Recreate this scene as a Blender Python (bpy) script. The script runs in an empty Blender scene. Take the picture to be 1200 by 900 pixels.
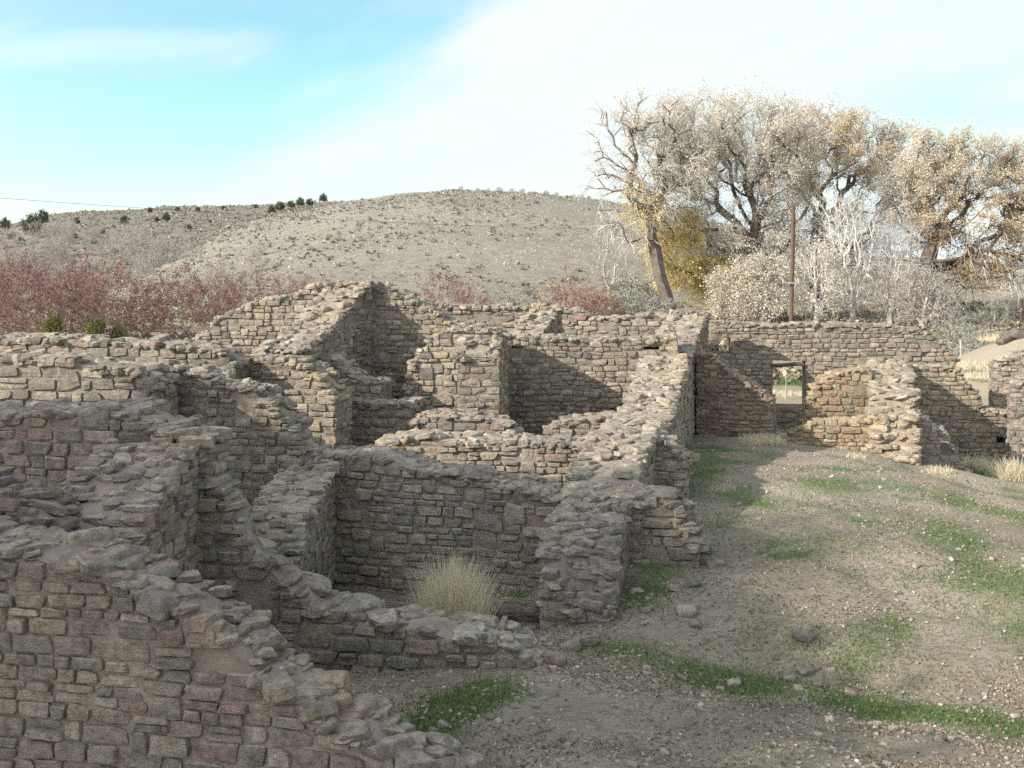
import bpy, math, random
import numpy as np
from mathutils import Vector
R = math.radians
sc = bpy.context.scene
col = sc.collection
F, H, HOR = 1250.0, 4.2, 310.0      # focal length in px of a 1200 px frame, eye height, horizon row

# ------------------------------------------------------------------ camera
cd = bpy.data.cameras.new('camera'); cam = bpy.data.objects.new('camera', cd); col.objects.link(cam)
cam.location = (0, 0, H); cam.rotation_euler = (R(90), 0, 0)
cd.sensor_width = 36; cd.lens = 36 * F / 1200; cd.shift_y = -(450 - HOR) / 1200
cd.clip_start = 0.1; cd.clip_end = 6000
sc.camera = cam
# ------------------------------------------------------------------ light
SUN = np.array([-0.86, -0.42, 0.0]); EL = R(26)
SUN = SUN / np.linalg.norm(SUN) * math.cos(EL); SUN[2] = math.sin(EL)
sd = bpy.data.lights.new('sun', 'SUN'); so = bpy.data.objects.new('sun', sd); col.objects.link(so)
sd.energy = 4.7; sd.angle = R(0.55); sd.color = (1.0, 0.925, 0.82)
so.rotation_euler = Vector(SUN).to_track_quat('Z', 'Y').to_euler()
sc.view_settings.view_transform = 'Standard'; sc.view_settings.look = 'None'
sc.view_settings.exposure = 0.64; sc.view_settings.gamma = 1
w = bpy.data.worlds.new('World'); sc.world = w; w.use_nodes = True
def build_world():
    nt = w.node_tree; nt.nodes.clear(); N = nt.nodes.new; L = nt.links.new
    out = N('ShaderNodeOutputWorld'); bg = N('ShaderNodeBackground'); bg.inputs['Strength'].default_value = 0.15
    sky = N('ShaderNodeTexSky'); sky.sky_type = 'NISHITA'; sky.sun_disc = False
    sky.sun_elevation = EL; sky.sun_rotation = math.atan2(SUN[0], SUN[1]); sky.air_density = 1.0; sky.dust_density = 0.6; sky.ozone_density = 1.5
    tc = N('ShaderNodeTexCoord'); sep = N('ShaderNodeSeparateXYZ'); L(tc.outputs['Generated'], sep.inputs[0])
    def m(op, a, b=None, c=None):
        n = N('ShaderNodeMath'); n.operation = op
        for i, q in enumerate((a, b, c)):
            if q is None: continue
            if isinstance(q, (int, float)): n.inputs[i].default_value = q
            else: L(q, n.inputs[i])
        return n.outputs[0]
    X, Y, Z = sep.outputs
    Yc = m('MAXIMUM', Y, 0.15)
    a = m('DIVIDE', X, Yc); e = m('DIVIDE', Z, Yc)
    # stretched wispy noise on the dome
    cmb = N('ShaderNodeCombineXYZ')
    L(m('ADD', m('MULTIPLY', a, 3.0), m('MULTIPLY', e, -2.0)), cmb.inputs[0]); L(m('ADD', m('MULTIPLY', e, 9.0), m('MULTIPLY', a, -1.5)), cmb.inputs[1])
    n1 = N('ShaderNodeTexNoise'); n1.inputs['Scale'].default_value = 1.0; n1.inputs['Detail'].default_value = 7; n1.inputs['Roughness'].default_value = .55; n1.inputs['Distortion'].default_value = .6
    L(cmb.outputs[0], n1.inputs['Vector']); nz = m('SUBTRACT', n1.outputs[0], 0.5)
    def ss(x, lo, hi):
        n = N('ShaderNodeMapRange'); n.interpolation_type = 'SMOOTHSTEP'; L(x, n.inputs[0]); n.inputs[1].default_value = lo; n.inputs[2].default_value = hi
        return n.outputs[0]
    # big bank: its edge runs from a=-.25,e=.14 up to a=-.06,e=.27; blue again at the far right
    d = m('SUBTRACT', m('ADD', a, m('MULTIPLY', nz, 0.42)), m('ADD', m('MULTIPLY', e, 1.25), -0.40))
    bank = ss(d, -0.06, 0.16)
    gap = m('MULTIPLY', ss(m('ADD', a, m('MULTIPLY', nz, 0.25)), 0.26, 0.42), m('SUBTRACT', 1.0, ss(m('ABSOLUTE', m('ADD', m('SUBTRACT', e, 0.135), m('MULTIPLY', nz, 0.08))), 0.005, 0.055)))
    bank = m('MULTIPLY', bank, m('SUBTRACT', 1.0, m('MULTIPLY', gap, 1.0)))
    low = m('SUBTRACT', 1.0, ss(m('ADD', e, m('MULTIPLY', nz, 0.10)), 0.02, 0.105))
    st = m('MULTIPLY', m('SUBTRACT', 1.0, ss(m('ABSOLUTE', m('ADD', m('SUBTRACT', m('SUBTRACT', e, 0.205), m('MULTIPLY', a, 0.02)), m('MULTIPLY', nz, 0.14))), 0.0, 0.045)), m('SUBTRACT', 1.0, ss(a, -0.26, -0.19)))
    veil = m('MAXIMUM', m('MAXIMUM', bank, m('MULTIPLY', low, 0.75)), m('MULTIPLY', st, 0.45))
    veil = m('MAXIMUM', veil, m('MULTIPLY', ss(nz, -0.05, 0.25), 0.25))
    mix = N('ShaderNodeMix'); mix.data_type = 'RGBA'
    hs = N('ShaderNodeMix'); hs.data_type = 'RGBA'; hs.blend_type = 'MULTIPLY'; hs.inputs['Factor'].default_value = 1.0
    L(sky.outputs[0], hs.inputs['A']); hs.inputs['B'].default_value = (0.84, 1.10, 1.0, 1)
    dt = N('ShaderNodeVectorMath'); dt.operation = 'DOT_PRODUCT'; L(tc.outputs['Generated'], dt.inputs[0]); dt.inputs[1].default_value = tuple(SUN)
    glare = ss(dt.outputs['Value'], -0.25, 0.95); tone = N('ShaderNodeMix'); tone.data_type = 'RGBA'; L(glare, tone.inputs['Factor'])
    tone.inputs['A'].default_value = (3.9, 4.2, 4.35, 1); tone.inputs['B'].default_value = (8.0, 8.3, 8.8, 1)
    tex = N('ShaderNodeMix'); tex.data_type = 'RGBA'; tex.blend_type = 'MULTIPLY'; tex.inputs['Factor'].default_value = 1; L(tone.outputs['Result'], tex.inputs['A'])
    cr = N('ShaderNodeCombineColor'); sh_ = m('ADD', m('MULTIPLY', nz, 0.55), 1.04); L(m('MULTIPLY', sh_, 1.0), cr.inputs[0]); L(m('ADD', m('MULTIPLY', nz, 0.30), 1.04), cr.inputs[1]); L(m('ADD', m('MULTIPLY', nz, 0.16), 1.03), cr.inputs[2]); L(cr.outputs[0], tex.inputs['B'])
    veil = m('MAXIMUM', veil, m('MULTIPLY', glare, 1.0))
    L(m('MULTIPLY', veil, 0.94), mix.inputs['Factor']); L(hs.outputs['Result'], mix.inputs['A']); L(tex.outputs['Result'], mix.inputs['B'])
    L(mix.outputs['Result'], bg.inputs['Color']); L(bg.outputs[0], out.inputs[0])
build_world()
sc.cycles.use_denoising = False

# ------------------------------------------------------------------ helpers
def at(u, v, Y): return np.array([(u - 600) / F * Y, Y, H - (v - HOR) * Y / F])
class Acc:
    def __init__(s): s.V = []; s.Q = []; s.M = []; s.n = 0
    def add(s, V, Q, mat=0):
        V = np.asarray(V, float).reshape(-1, 3); Q = np.asarray(Q, int)
        if len(Q) == 0: return
        s.V.append(V); s.Q.append(Q + s.n); s.M.append(np.full(len(Q), mat)); s.n += len(V)
    def build(s, name, mats, parent=None, smooth=False, loc=(0, 0, 0), sharp=None, color=None):
        V = np.concatenate(s.V); Q = np.concatenate(s.Q); M = np.concatenate(s.M)
        me = bpy.data.meshes.new(name); me.vertices.add(len(V)); me.vertices.foreach_set('co', (V - np.array(loc)).ravel().astype(np.float32))
        k = Q.shape[1]
        me.loops.add(len(Q) * k); me.loops.foreach_set('vertex_index', Q.ravel().astype(np.int32))
        me.polygons.add(len(Q)); me.polygons.foreach_set('loop_start', (np.arange(len(Q)) * k).astype(np.int32))
        me.polygons.foreach_set('material_index', M.astype(np.int32))
        me.polygons.foreach_set('use_smooth', np.full(len(Q), bool(smooth)))
        for mt in (mats if isinstance(mats, (list, tuple)) else [mats]): me.materials.append(mt)
        me.update(calc_edges=True); me.validate()
        if smooth and sharp: me.set_sharp_from_angle(angle=R(sharp))
        o = bpy.data.objects.new(name, me); col.objects.link(o)
        if parent: o.parent = parent
        else: o.location = loc
        if color: o.color = color
        return o
def tag(o, label=None, cat=None, group=None, kind=None):
    if label: o['label'] = label
    if cat: o['category'] = cat
    if group: o['group'] = group
    if kind: o['kind'] = kind
    return o
def empty(name, loc, label, cat, group=None):
    o = bpy.data.objects.new(name, None); col.objects.link(o); o.location = loc; o.empty_display_size = .2
    return tag(o, label, cat, group)
def copy_tree(o, parent=None):
    c = o.copy(); col.objects.link(c); c.parent = parent
    for ch in list(o.children): copy_tree(ch, c)
    return c
def vnoise(P, seed=0, octaves=1, scale=1.0):
    """cheap smooth value noise in -1..1 on points (N,2) or (N,3)"""
    P = np.asarray(P, float) * scale; out = np.zeros(P.shape[0]); amp = 1; tot = 0
    if P.shape[1] == 2: P = np.c_[P, np.zeros(len(P))]
    for o in range(octaves):
        q = P * (2 ** o) + 17.3 * o + seed * 3.71; i = np.floor(q).astype(np.int64); f = q - i; f = f * f * (3 - 2 * f)
        acc = 0
        for dx in (0, 1):
            for dy in (0, 1):
                for dz in (0, 1):
                    h = (i[:, 0] + dx) * 73856093 ^ (i[:, 1] + dy) * 19349663 ^ (i[:, 2] + dz) * 83492791 ^ (seed * 2654435)
                    h = (h ^ (h >> 13)) * 1274126177 & 0x7fffffff; h = (h ^ (h >> 16)) & 0xffff
                    wgt = (f[:, 0] if dx else 1 - f[:, 0]) * (f[:, 1] if dy else 1 - f[:, 1]) * (f[:, 2] if dz else 1 - f[:, 2])
                    acc = acc + wgt * (h / 32767.5 - 1)
        out += acc * amp; tot += amp; amp *= .5
    return out / tot

# ------------------------------------------------------------------ materials
def new_mat(name):
    m = bpy.data.materials.new(name); m.use_nodes = True; nt = m.node_tree
    b = nt.nodes['Principled BSDF']; b.inputs['Roughness'].default_value = .92; b.inputs['Specular IOR Level'].default_value = .15
    return m, nt, b
def nd(nt, t, **k):
    n = nt.nodes.new(t)
    for a, v in k.items(): setattr(n, a, v)
    return n
def noise(nt, vec, scale, detail=4, rough=.55, dist=0):
    n = nd(nt, 'ShaderNodeTexNoise'); n.inputs['Scale'].default_value = scale; n.inputs['Detail'].default_value = detail; n.inputs['Roughness'].default_value = rough; n.inputs['Distortion'].default_value = dist
    nt.links.new(vec, n.inputs['Vector']); return n.outputs[0]
def ramp(nt, fac, stops, interp='LINEAR'):
    n = nd(nt, 'ShaderNodeValToRGB'); cr = n.color_ramp; cr.interpolation = interp
    while len(cr.elements) < len(stops): cr.elements.new(.5)
    for e, (p, c) in zip(cr.elements, stops):
        e.position = p; e.color = tuple(c) + (1,) if len(c) == 3 else c
    nt.links.new(fac, n.inputs[0]); return n.outputs[0]
def mixc(nt, fac, a, b, blend='MIX'):
    n = nd(nt, 'ShaderNodeMix', data_type='RGBA', blend_type=blend)
    for i, q in ((0, fac), ('A', a), ('B', b)):
        s = n.inputs['Factor'] if i == 0 else n.inputs[i]
        if isinstance(q, (int, float)): s.default_value = q
        elif isinstance(q, tuple): s.default_value = q + (1,) if len(q) == 3 else q
        else: nt.links.new(q, s)
    return n.outputs['Result']
def g(v): return (v, v, v)
def bump(nt, b, h, strength=.5, dist=.02):
    n = nd(nt, 'ShaderNodeBump'); n.inputs['Strength'].default_value = strength; n.inputs['Distance'].default_value = dist
    nt.links.new(h, n.inputs['Height']); nt.links.new(n.outputs[0], b.inputs['Normal'])
def pos(nt): return nd(nt, 'ShaderNodeNewGeometry').outputs['Position']

def stone_mat():
    m, nt, b = new_mat('sandstone'); geo = nd(nt, 'ShaderNodeNewGeometry'); p = geo.outputs['Position']; r = geo.outputs['Random Per Island']
    stops = [(0, (.30, .245, .185)), (.10, (.235, .215, .175)), (.20, (.34, .28, .205)), (.30, (.27, .235, .19)), (.38, (.30, .225, .165)), (.46, (.225, .225, .185)), (.55, (.36, .31, .24)),
             (.63, (.265, .22, .175)), (.71, (.33, .27, .19)), (.79, (.24, .20, .17)), (.86, (.40, .345, .265)), (.91, (.30, .20, .15)), (.95, (.16, .145, .14)), (.975, (.29, .25, .20))]
    c = ramp(nt, r, stops, 'CONSTANT')
    hsv = nd(nt, 'ShaderNodeHueSaturation'); hsv.inputs['Hue'].default_value = .499; hsv.inputs['Saturation'].default_value = .66; hsv.inputs['Value'].default_value = .98; nt.links.new(c, hsv.inputs['Color']); c = hsv.outputs[0]
    big = noise(nt, p, 1.1, 3); c = mixc(nt, ramp(nt, big, [(.40, g(0)), (.68, g(.30))]), c, (.29, .245, .19))
    n1 = noise(nt, p, 14, 8, .65); c = mixc(nt, 1.0, c, ramp(nt, n1, [(.28, g(.50)), (.5, g(1)), (.72, g(1.42))]), 'MULTIPLY')
    n2 = noise(nt, p, 45, 4, .7, 1.0); c = mixc(nt, ramp(nt, n2, [(.56, g(0)), (.68, g(.55))]), c, (.10, .09, .08))
    n4 = noise(nt, p, 130, 3, .7); c = mixc(nt, 1.0, c, ramp(nt, n4, [(.3, g(.72)), (.7, g(1.25))]), 'MULTIPLY')
    big2 = noise(nt, p, .55, 4, .6); c = mixc(nt, 1.0, c, ramp(nt, big2, [(.35, (.82, .80, .80)), (.5, g(1)), (.65, (1.10, 1.06, .98))]), 'MULTIPLY')
    n3 = noise(nt, p, 6, 5, .6); c = mixc(nt, ramp(nt, n3, [(.62, g(0)), (.75, g(.5))]), c, (.42, .39, .32))
    oi = nd(nt, 'ShaderNodeObjectInfo'); c = mixc(nt, 1.0, c, oi.outputs['Color'], 'MULTIPLY')
    nt.links.new(c, b.inputs['Base Color'])
    mp = nd(nt, 'ShaderNodeMapping'); mp.inputs['Scale'].default_value = (1, 1, 2.6); nt.links.new(p, mp.inputs[0])
    h = noise(nt, mp.outputs[0], 16, 12, .72); bump(nt, b, h, 1.0, .05); return m
def mortar_mat():
    m, nt, b = new_mat('mud_mortar'); p = pos(nt)
    n1 = noise(nt, p, 5, 8, .65); c = ramp(nt, n1, [(.3, (.17, .145, .125)), (.5, (.235, .20, .17)), (.7, (.30, .258, .22))])
    n2 = noise(nt, p, 60, 4, .7); c = mixc(nt, ramp(nt, n2, [(.55, g(0)), (.7, g(.5))]), c, (.16, .13, .11))
    oi = nd(nt, 'ShaderNodeObjectInfo'); c = mixc(nt, 1.0, c, oi.outputs['Color'], 'MULTIPLY')
    nt.links.new(c, b.inputs['Base Color']); bump(nt, b, noise(nt, p, 30, 8, .7), .8, .03); return m
STONE, MORTAR = stone_mat(), mortar_mat()
def simple(name, stops, scale=8, island=False, bs=.4, bd=.02, rough=.9, stretch=None, transl=None, spec=.15):
    m, nt, b = new_mat(name); geo = nd(nt, 'ShaderNodeNewGeometry'); p = geo.outputs['Position']
    if stretch:
        tc = nd(nt, 'ShaderNodeTexCoord'); mp = nd(nt, 'ShaderNodeMapping'); mp.inputs['Scale'].default_value = stretch; nt.links.new(tc.outputs['Object'], mp.inputs[0]); p = mp.outputs[0]
    if island:
        c = ramp(nt, geo.outputs['Random Per Island'], stops)
    else: c = ramp(nt, noise(nt, p, scale, 6, .6), stops)
    nt.links.new(c, b.inputs['Base Color']); b.inputs['Roughness'].default_value = rough; b.inputs['Specular IOR Level'].default_value = spec
    if bs: bump(nt, b, noise(nt, p, scale * 2, 6, .65), bs, bd)
    if transl:
        t = nd(nt, 'ShaderNodeBsdfTranslucent'); nt.links.new(c, t.inputs[0]); mx = nd(nt, 'ShaderNodeMixShader'); mx.inputs[0].default_value = transl
        o = nt.nodes['Material Output']; nt.links.new(b.outputs[0], mx.inputs[1]); nt.links.new(t.outputs[0], mx.inputs[2]); nt.links.new(mx.outputs[0], o.inputs[0])
    return m
BARK = simple('cottonwood_bark', [(.3, (.085, .068, .058)), (.7, (.20, .17, .145))], 3)
BARK_PALE = simple('pale_bark', [(.3, (.50, .47, .43)), (.7, (.68, .65, .60))], 3)
BARK_RED = simple('red_brown_twig', [(.3, (.17, .12, .115)), (.7, (.33, .26, .245))], 3)
BARK_GREY = simple('grey_twig', [(.3, (.30, .27, .25)), (.7, (.50, .46, .42))], 3)
WOOD = simple('weathered_timber', [(.3, (.06, .05, .045)), (.5, (.17, .14, .12)), (.7, (.28, .24, .21))], 6, bs=.8, bd=.03, stretch=(.6, 8, 8))
WOOD_DARK = simple('dark_lintel_timber', [(.3, (.05, .04, .035)), (.7, (.13, .10, .085))], 6, stretch=(.6, 8, 8))
POLE = simple('brown_pole_timber', [(.3, (.085, .06, .045)), (.7, (.17, .12, .09))], 4, stretch=(8, 8, .6))
STEEL = simple('galvanised_steel', [(.3, g(.28)), (.7, g(.40))], 20, bs=.1, rough=.45, spec=.5)
WIRE = simple('cable', [(.3, g(.12)), (.7, g(.2))], 5, bs=0)
LEAF_TAN = simple('pale_tan_leaf', [(0, (.44, .40, .32)), (.35, (.60, .55, .45)), (.8, (.74, .69, .58)), (.95, (.56, .46, .32)), (1, (.66, .52, .28))], island=True, bs=0, transl=.3)
LEAF_YEL = simple('yellow_leaf', [(0, (.70, .50, .07)), (.5, (.82, .66, .16)), (1, (.80, .70, .34))], island=True, bs=0, transl=.55)
LEAF_ORG = simple('orange_tan_leaf', [(0, (.50, .34, .18)), (.5, (.66, .49, .28)), (1, (.72, .60, .43))], island=True, bs=0, transl=.3)
LEAF_BRN = simple('brown_ochre_leaf', [(0, (.24, .12, .05)), (.5, (.36, .20, .07)), (1, (.42, .28, .08))], island=True, bs=0, transl=.3)
LEAF_RED = simple('brick_red_leaf', [(0, (.15, .06, .05)), (.5, (.26, .11, .09)), (1, (.36, .20, .165))], island=True, bs=0, transl=.25)
LEAF_RUST = simple('rust_leaf', [(0, (.25, .12, .07)), (.5, (.36, .19, .11)), (1, (.42, .28, .17))], island=True, bs=0, transl=.25)
LEAF_JUN = simple('juniper_green', [(0, (.05, .07, .04)), (.5, (.085, .11, .06)), (1, (.13, .16, .09))], island=True, bs=0, transl=.1)
LEAF_OLIVE = simple('young_juniper_green', [(0, (.07, .08, .03)), (.5, (.125, .13, .045)), (1, (.20, .19, .08))], island=True, bs=0, transl=.15)
LEAF_SAGE = simple('grey_sage', [(0, (.16, .165, .13)), (.5, (.25, .25, .20)), (1, (.36, .35, .29))], island=True, bs=0, transl=.15)
LEAF_GREY = simple('grey_dry_leaf', [(0, (.22, .20, .17)), (.5, (.32, .29, .25)), (1, (.42, .38, .33))], island=True, bs=0, transl=.15)
STRAW = simple('straw_blade', [(0, (.46, .40, .26)), (.5, (.64, .57, .40)), (1, (.76, .70, .52))], island=True, bs=0, transl=.25)
GRASS = simple('green_blade', [(0, (.045, .10, .025)), (.6, (.085, .185, .04)), (.88, (.16, .23, .07)), (1, (.30, .28, .14))], island=True, bs=0, transl=.25)
LITTER = simple('dry_litter', [(0, (.12, .10, .07)), (.5, (.26, .215, .15)), (.9, (.38, .33, .24)), (1, (.46, .41, .31))], island=True, bs=0, transl=.1)
PEBBLE = simple('pebble', [(0, (.18, .15, .12)), (.6, (.32, .27, .22)), (.97, (.40, .35, .29)), (1, (.56, .52, .46))], island=True, bs=0)
ROCK = simple('pale_hill_rock', [(0, (.22, .20, .17)), (.6, (.35, .32, .28)), (1, (.47, .43, .385))], island=True, bs=0)

# ------------------------------------------------------------------ stone templates
def cube_grid(nx, ny, nz):
    idx = {}; V = []; Q = []
    def vid(i, j, k):
        if (i, j, k) not in idx:
            idx[(i, j, k)] = len(V); V.append((2 * i / nx - 1, 2 * j / ny - 1, 2 * k / nz - 1))
        return idx[(i, j, k)]
    for k in (0, nz):
        for i in range(nx):
            for j in range(ny):
                q = [vid(i, j, k), vid(i + 1, j, k), vid(i + 1, j + 1, k), vid(i, j + 1, k)]; Q.append(q if k else q[::-1])
    for j in (0, ny):
        for i in range(nx):
            for k in range(nz):
                q = [vid(i, j, k), vid(i + 1, j, k), vid(i + 1, j, k + 1), vid(i, j, k + 1)]; Q.append(q[::-1] if j else q)
    for i in (0, nx):
        for j in range(ny):
            for k in range(nz):
                q = [vid(i, j, k), vid(i, j + 1, k), vid(i, j + 1, k + 1), vid(i, j, k + 1)]; Q.append(q if i else q[::-1])
    return np.array(V), np.array(Q)
def templates(n, seed, K=40, rough=False):
    rng = np.random.default_rng(seed); V0, Q = cube_grid(*n); out = []
    for k in range(K):
        V = np.sign(V0) * np.abs(V0) ** 0.75 if max(n) > 2 else V0.copy()
        e = rng.uniform(4.0, 8) if rough else rng.uniform(5.5, 11)
        V = V / ((np.abs(V) ** e).sum(1) ** (1 / e))[:, None]
        for c in range(rng.integers(2, 5) + (3 if rough else 0)):           # chipped corners
            d = rng.normal(size=3); d[1] *= 1 if rough else .28; d /= np.linalg.norm(d); sup = np.abs(d).sum()
            lim = sup * (rng.uniform(.52, .86) if rough else rng.uniform(.66, .93)); t = V @ d; V = V - np.maximum(t - lim, 0)[:, None] * d
        V = V + .055 * np.c_[[vnoise(V * [1, 1, 1.6] + k * 9.1, 3 + a, 3, 1.9) for a in range(3)]].T * (1.1 if rough else 1)
        out.append(V * .5)
    return np.array(out), Q
T_FAR = templates((2, 2, 2), 1); T_NEAR = templates((7, 3, 5), 2)
TR_FAR = templates((3, 3, 2), 3, rough=True); TR_NEAR = templates((7, 6, 4), 4, rough=True)
def rot_small(N, rng, a):
    ang = rng.normal(0, a, (N, 3)) if np.isscalar(a) else rng.normal(0, 1, (N, 3)) * np.array(a)
    cx, sx = np.cos(ang[:, 0]), np.sin(ang[:, 0]); cy, sy = np.cos(ang[:, 1]), np.sin(ang[:, 1]); cz, sz = np.cos(ang[:, 2]), np.sin(ang[:, 2])
    M = np.empty((N, 3, 3))
    M[:, 0, 0] = cy * cz; M[:, 0, 1] = sx * sy * cz - cx * sz; M[:, 0, 2] = cx * sy * cz + sx * sz
    M[:, 1, 0] = cy * sz; M[:, 1, 1] = sx * sy * sz + cx * cz; M[:, 1, 2] = cx * sy * sz - sx * cz
    M[:, 2, 0] = -sy; M[:, 2, 1] = sx * cy; M[:, 2, 2] = cx * cy
    return M
def stones(acc, C, S, frame, T, rng, tilt=.02, mat=0):
    """C (N,3) centres, S (N,3) sizes along the frame axes, frame (3,3) rows = axes"""
    TV, TQ = T; N = len(C)
    if N == 0: return
    V = TV[rng.integers(0, len(TV), N)].copy()
    fl = rng.choice([-1, 1], (N, 2)); V[:, :, 0] *= fl[:, :1]; V[:, :, 2] *= fl[:, 1:]
    flip = (fl[:, 0] * fl[:, 1]) < 0
    V[:, :, 0] *= 1 + rng.normal(0, .10, (N, 1)) * V[:, :, 2] * 2; V[:, :, 2] *= 1 + rng.normal(0, .12, (N, 1)) * V[:, :, 0] * 2
    V *= S[:, None, :]; V = np.einsum('nij,nvj->nvi', rot_small(N, rng, tilt), V)
    V = V @ np.asarray(frame) + C[:, None, :]
    Q = TQ[None] + (np.arange(N) * TV.shape[1])[:, None, None]; Q = Q.copy(); Q[flip] = Q[flip][:, :, ::-1]
    acc.add(V.reshape(-1, 3), Q.reshape(-1, 4), mat)

# ------------------------------------------------------------------ ground
CP = np.array([(.5, 7.3, .74), (2, 7.4, .72), (3.8, 7.6, .56), (5.5, 7.5, .5), (-1, 8, .48), (-1.5, 9, .56), (0, 9, .60), (0, 9.9, .62), (-1.6, 10, .5), (.8, 10.2, .50), (2, 9.7, .34), (3.2, 9.2, .30), (4.3, 8.9, .28), (5.5, 8.4, .25),
  (1.5, 8.7, .56), (3, 8.2, .52), (.5, 8.5, .62), (1.2, 11.3, .70), (1.5, 12.6, .85), (3, 10.8, .66), (3, 11.9, .82), (3, 14, 1.0), (4.5, 13, .9), (4.4, 10.6, .52), (4, 16, 1.05), (3.5, 18, .95), (4, 20, .88), (5, 18, .95), (6, 16, .95), (6, 12, .72), (6, 9.5, .38), (7, 15, .78),
  (6.3, 19, .76), (7.4, 18.9, .55), (8, 17, .5), (9, 20, .05), (9, 24, -.3), (7, 23, .2), (5.5, 23, .5), (5, 25, .3), (11, 22, -.3), (12, 18, .0), (9, 14, .4), (-1, 12.5, .18), (-1, 11.2, .22), (.2, 11.6, .33), (-2.5, 9, .3), (-5, 8, .3), (-4, 12, .3),
  (-3, 15, .4), (0, 15, .4), (1, 18, .5), (0, 22, .4), (-3, 19, .4), (-6, 20, .3), (-8, 15, .3), (-10, 8, .2), (0, 3, .3), (-6, 0, .2), (6, 2, .3), (0, 31, 0), (10, 30, 0), (-10, 30, 0), (20, 28, 0), (-20, 20, 0), (20, 10, 0), (0, 45, 0), (25, 45, 0), (-25, 45, 0), (-20, -10, 0), (15, -10, 0)])
def ground_z(x, y, detail=True):
    x = np.atleast_1d(np.asarray(x, float)); y = np.atleast_1d(np.asarray(y, float)); out = np.empty(x.shape)
    for i in range(0, len(x), 20000):
        d2 = (x[i:i+20000, None] - CP[:, 0]) ** 2 + (y[i:i+20000, None] - CP[:, 1]) ** 2; wt = 1 / (d2 + .25) ** 2.2
        out[i:i+20000] = (wt * CP[:, 2]).sum(1) / wt.sum(1)
    r = np.hypot(x, y - 15); out *= 1 - np.clip((r - 30) / 25, 0, 1)
    out += 1.9 * np.exp(-((x - 17.6) / 3.4) ** 2 - ((y - 35) / 3.6) ** 2)
    out += np.clip((y - 78) / 60, 0, 1) * np.clip((x - 20) / 20, 0, 1) * 3.0
    if detail:
        P = np.c_[x, y]; k = np.clip(1 - (r - 20) / 30, 0.15, 1)
        out += .035 * vnoise(P, 5, 3, 1.1) * k + .010 * vnoise(P, 9, 2, 6.0) * k
    return out
def gz(x, y): return float(ground_z(x, y)[0])
def axis(lo, hi, step, far, gr):
    a = list(np.arange(lo, hi, step)); s = step; p = a[-1]
    while p < far: s *= gr; p += s; a.append(p)
    s = step; p = lo; b = []
    while p > -far: s *= gr; p -= s; b.append(p)
    return np.array(b[::-1] + a)
def grid_mesh(X, Y, Z):
    n, m_ = X.shape; i = np.arange(n * m_).reshape(n, m_)
    return np.c_[X.ravel(), Y.ravel(), Z.ravel()], np.c_[i[:-1, :-1].ravel(), i[:-1, 1:].ravel(), i[1:, 1:].ravel(), i[1:, :-1].ravel()]
def seg_d(x, y, pts):
    d = np.full(np.shape(x), 1e9)
    for (ax, ay), (bx, by) in zip(pts[:-1], pts[1:]):
        t = np.clip(((x - ax) * (bx - ax) + (y - ay) * (by - ay)) / ((bx - ax) ** 2 + (by - ay) ** 2), 0, 1)
        d = np.minimum(d, np.hypot(x - ax - t * (bx - ax), y - ay - t * (by - ay)))
    return d
def grass_mask(x, y):
    """where green grass grows (0..1)"""
    e = np.zeros(np.shape(x))
    def ad(a, amt): np.maximum(e, a * amt, out=e)
    ad(np.exp(-(seg_d(x, y, [(.7, 10.35), (1.9, 9.85), (3.1, 9.35), (4.3, 9.0), (5.6, 8.6)]) / .26) ** 2), 1.0)
    ad(np.exp(-(seg_d(x, y, [(-.75, 8.35), (-.25, 9.0)]) / .30) ** 2), .9)
    ad(np.exp(-(np.hypot(x + .95, (y - 7.95)) / .35) ** 2), .95)
    ad(np.exp(-(seg_d(x, y, [(1.35, 11.2), (1.6, 12.0)]) / .28) ** 2), .85)
    ad(np.exp(-(seg_d(x, y, [(2.6, 15.3), (3.2, 17.5), (3.6, 19.3)]) / .42) ** 2), .95)
    ad(np.exp(-(seg_d(x, y, [(3.1, 14.9), (4.3, 15.2), (5.5, 16.0)]) / .55) ** 2), .62)
    ad(np.exp(-(seg_d(x, y, [(5.2, 14.0), (5.6, 12.4), (5.3, 10.9)]) / .9) ** 2), .62)
    ad(np.exp(-(seg_d(x, y, [(2.5, 13.4), (3.2, 12.8), (4.2, 12.6)]) / .5) ** 2), .52)
    ad(np.exp(-(seg_d(x, y, [(6.5, 17.5), (7.5, 16.5)]) / .8) ** 2), .55)
    ad(np.exp(-(np.hypot((x + .45) / .8, (y - 12.4) / .4)) ** 2), .85)
    ad(np.exp(-(np.hypot((x - 9.3) / 1.3, (y - 22.5) / .7)) ** 2), .8)
    n = vnoise(np.c_[np.ravel(x), np.ravel(y)], 21, 4, 1.6).reshape(np.shape(x))
    ad(np.clip(n + .12, 0, 1) * np.clip((x - 1.5) / 2, 0, 1) * (y > 9), .85)
    return np.clip(e * (1 + 1.3 * n), 0, 1)
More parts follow.
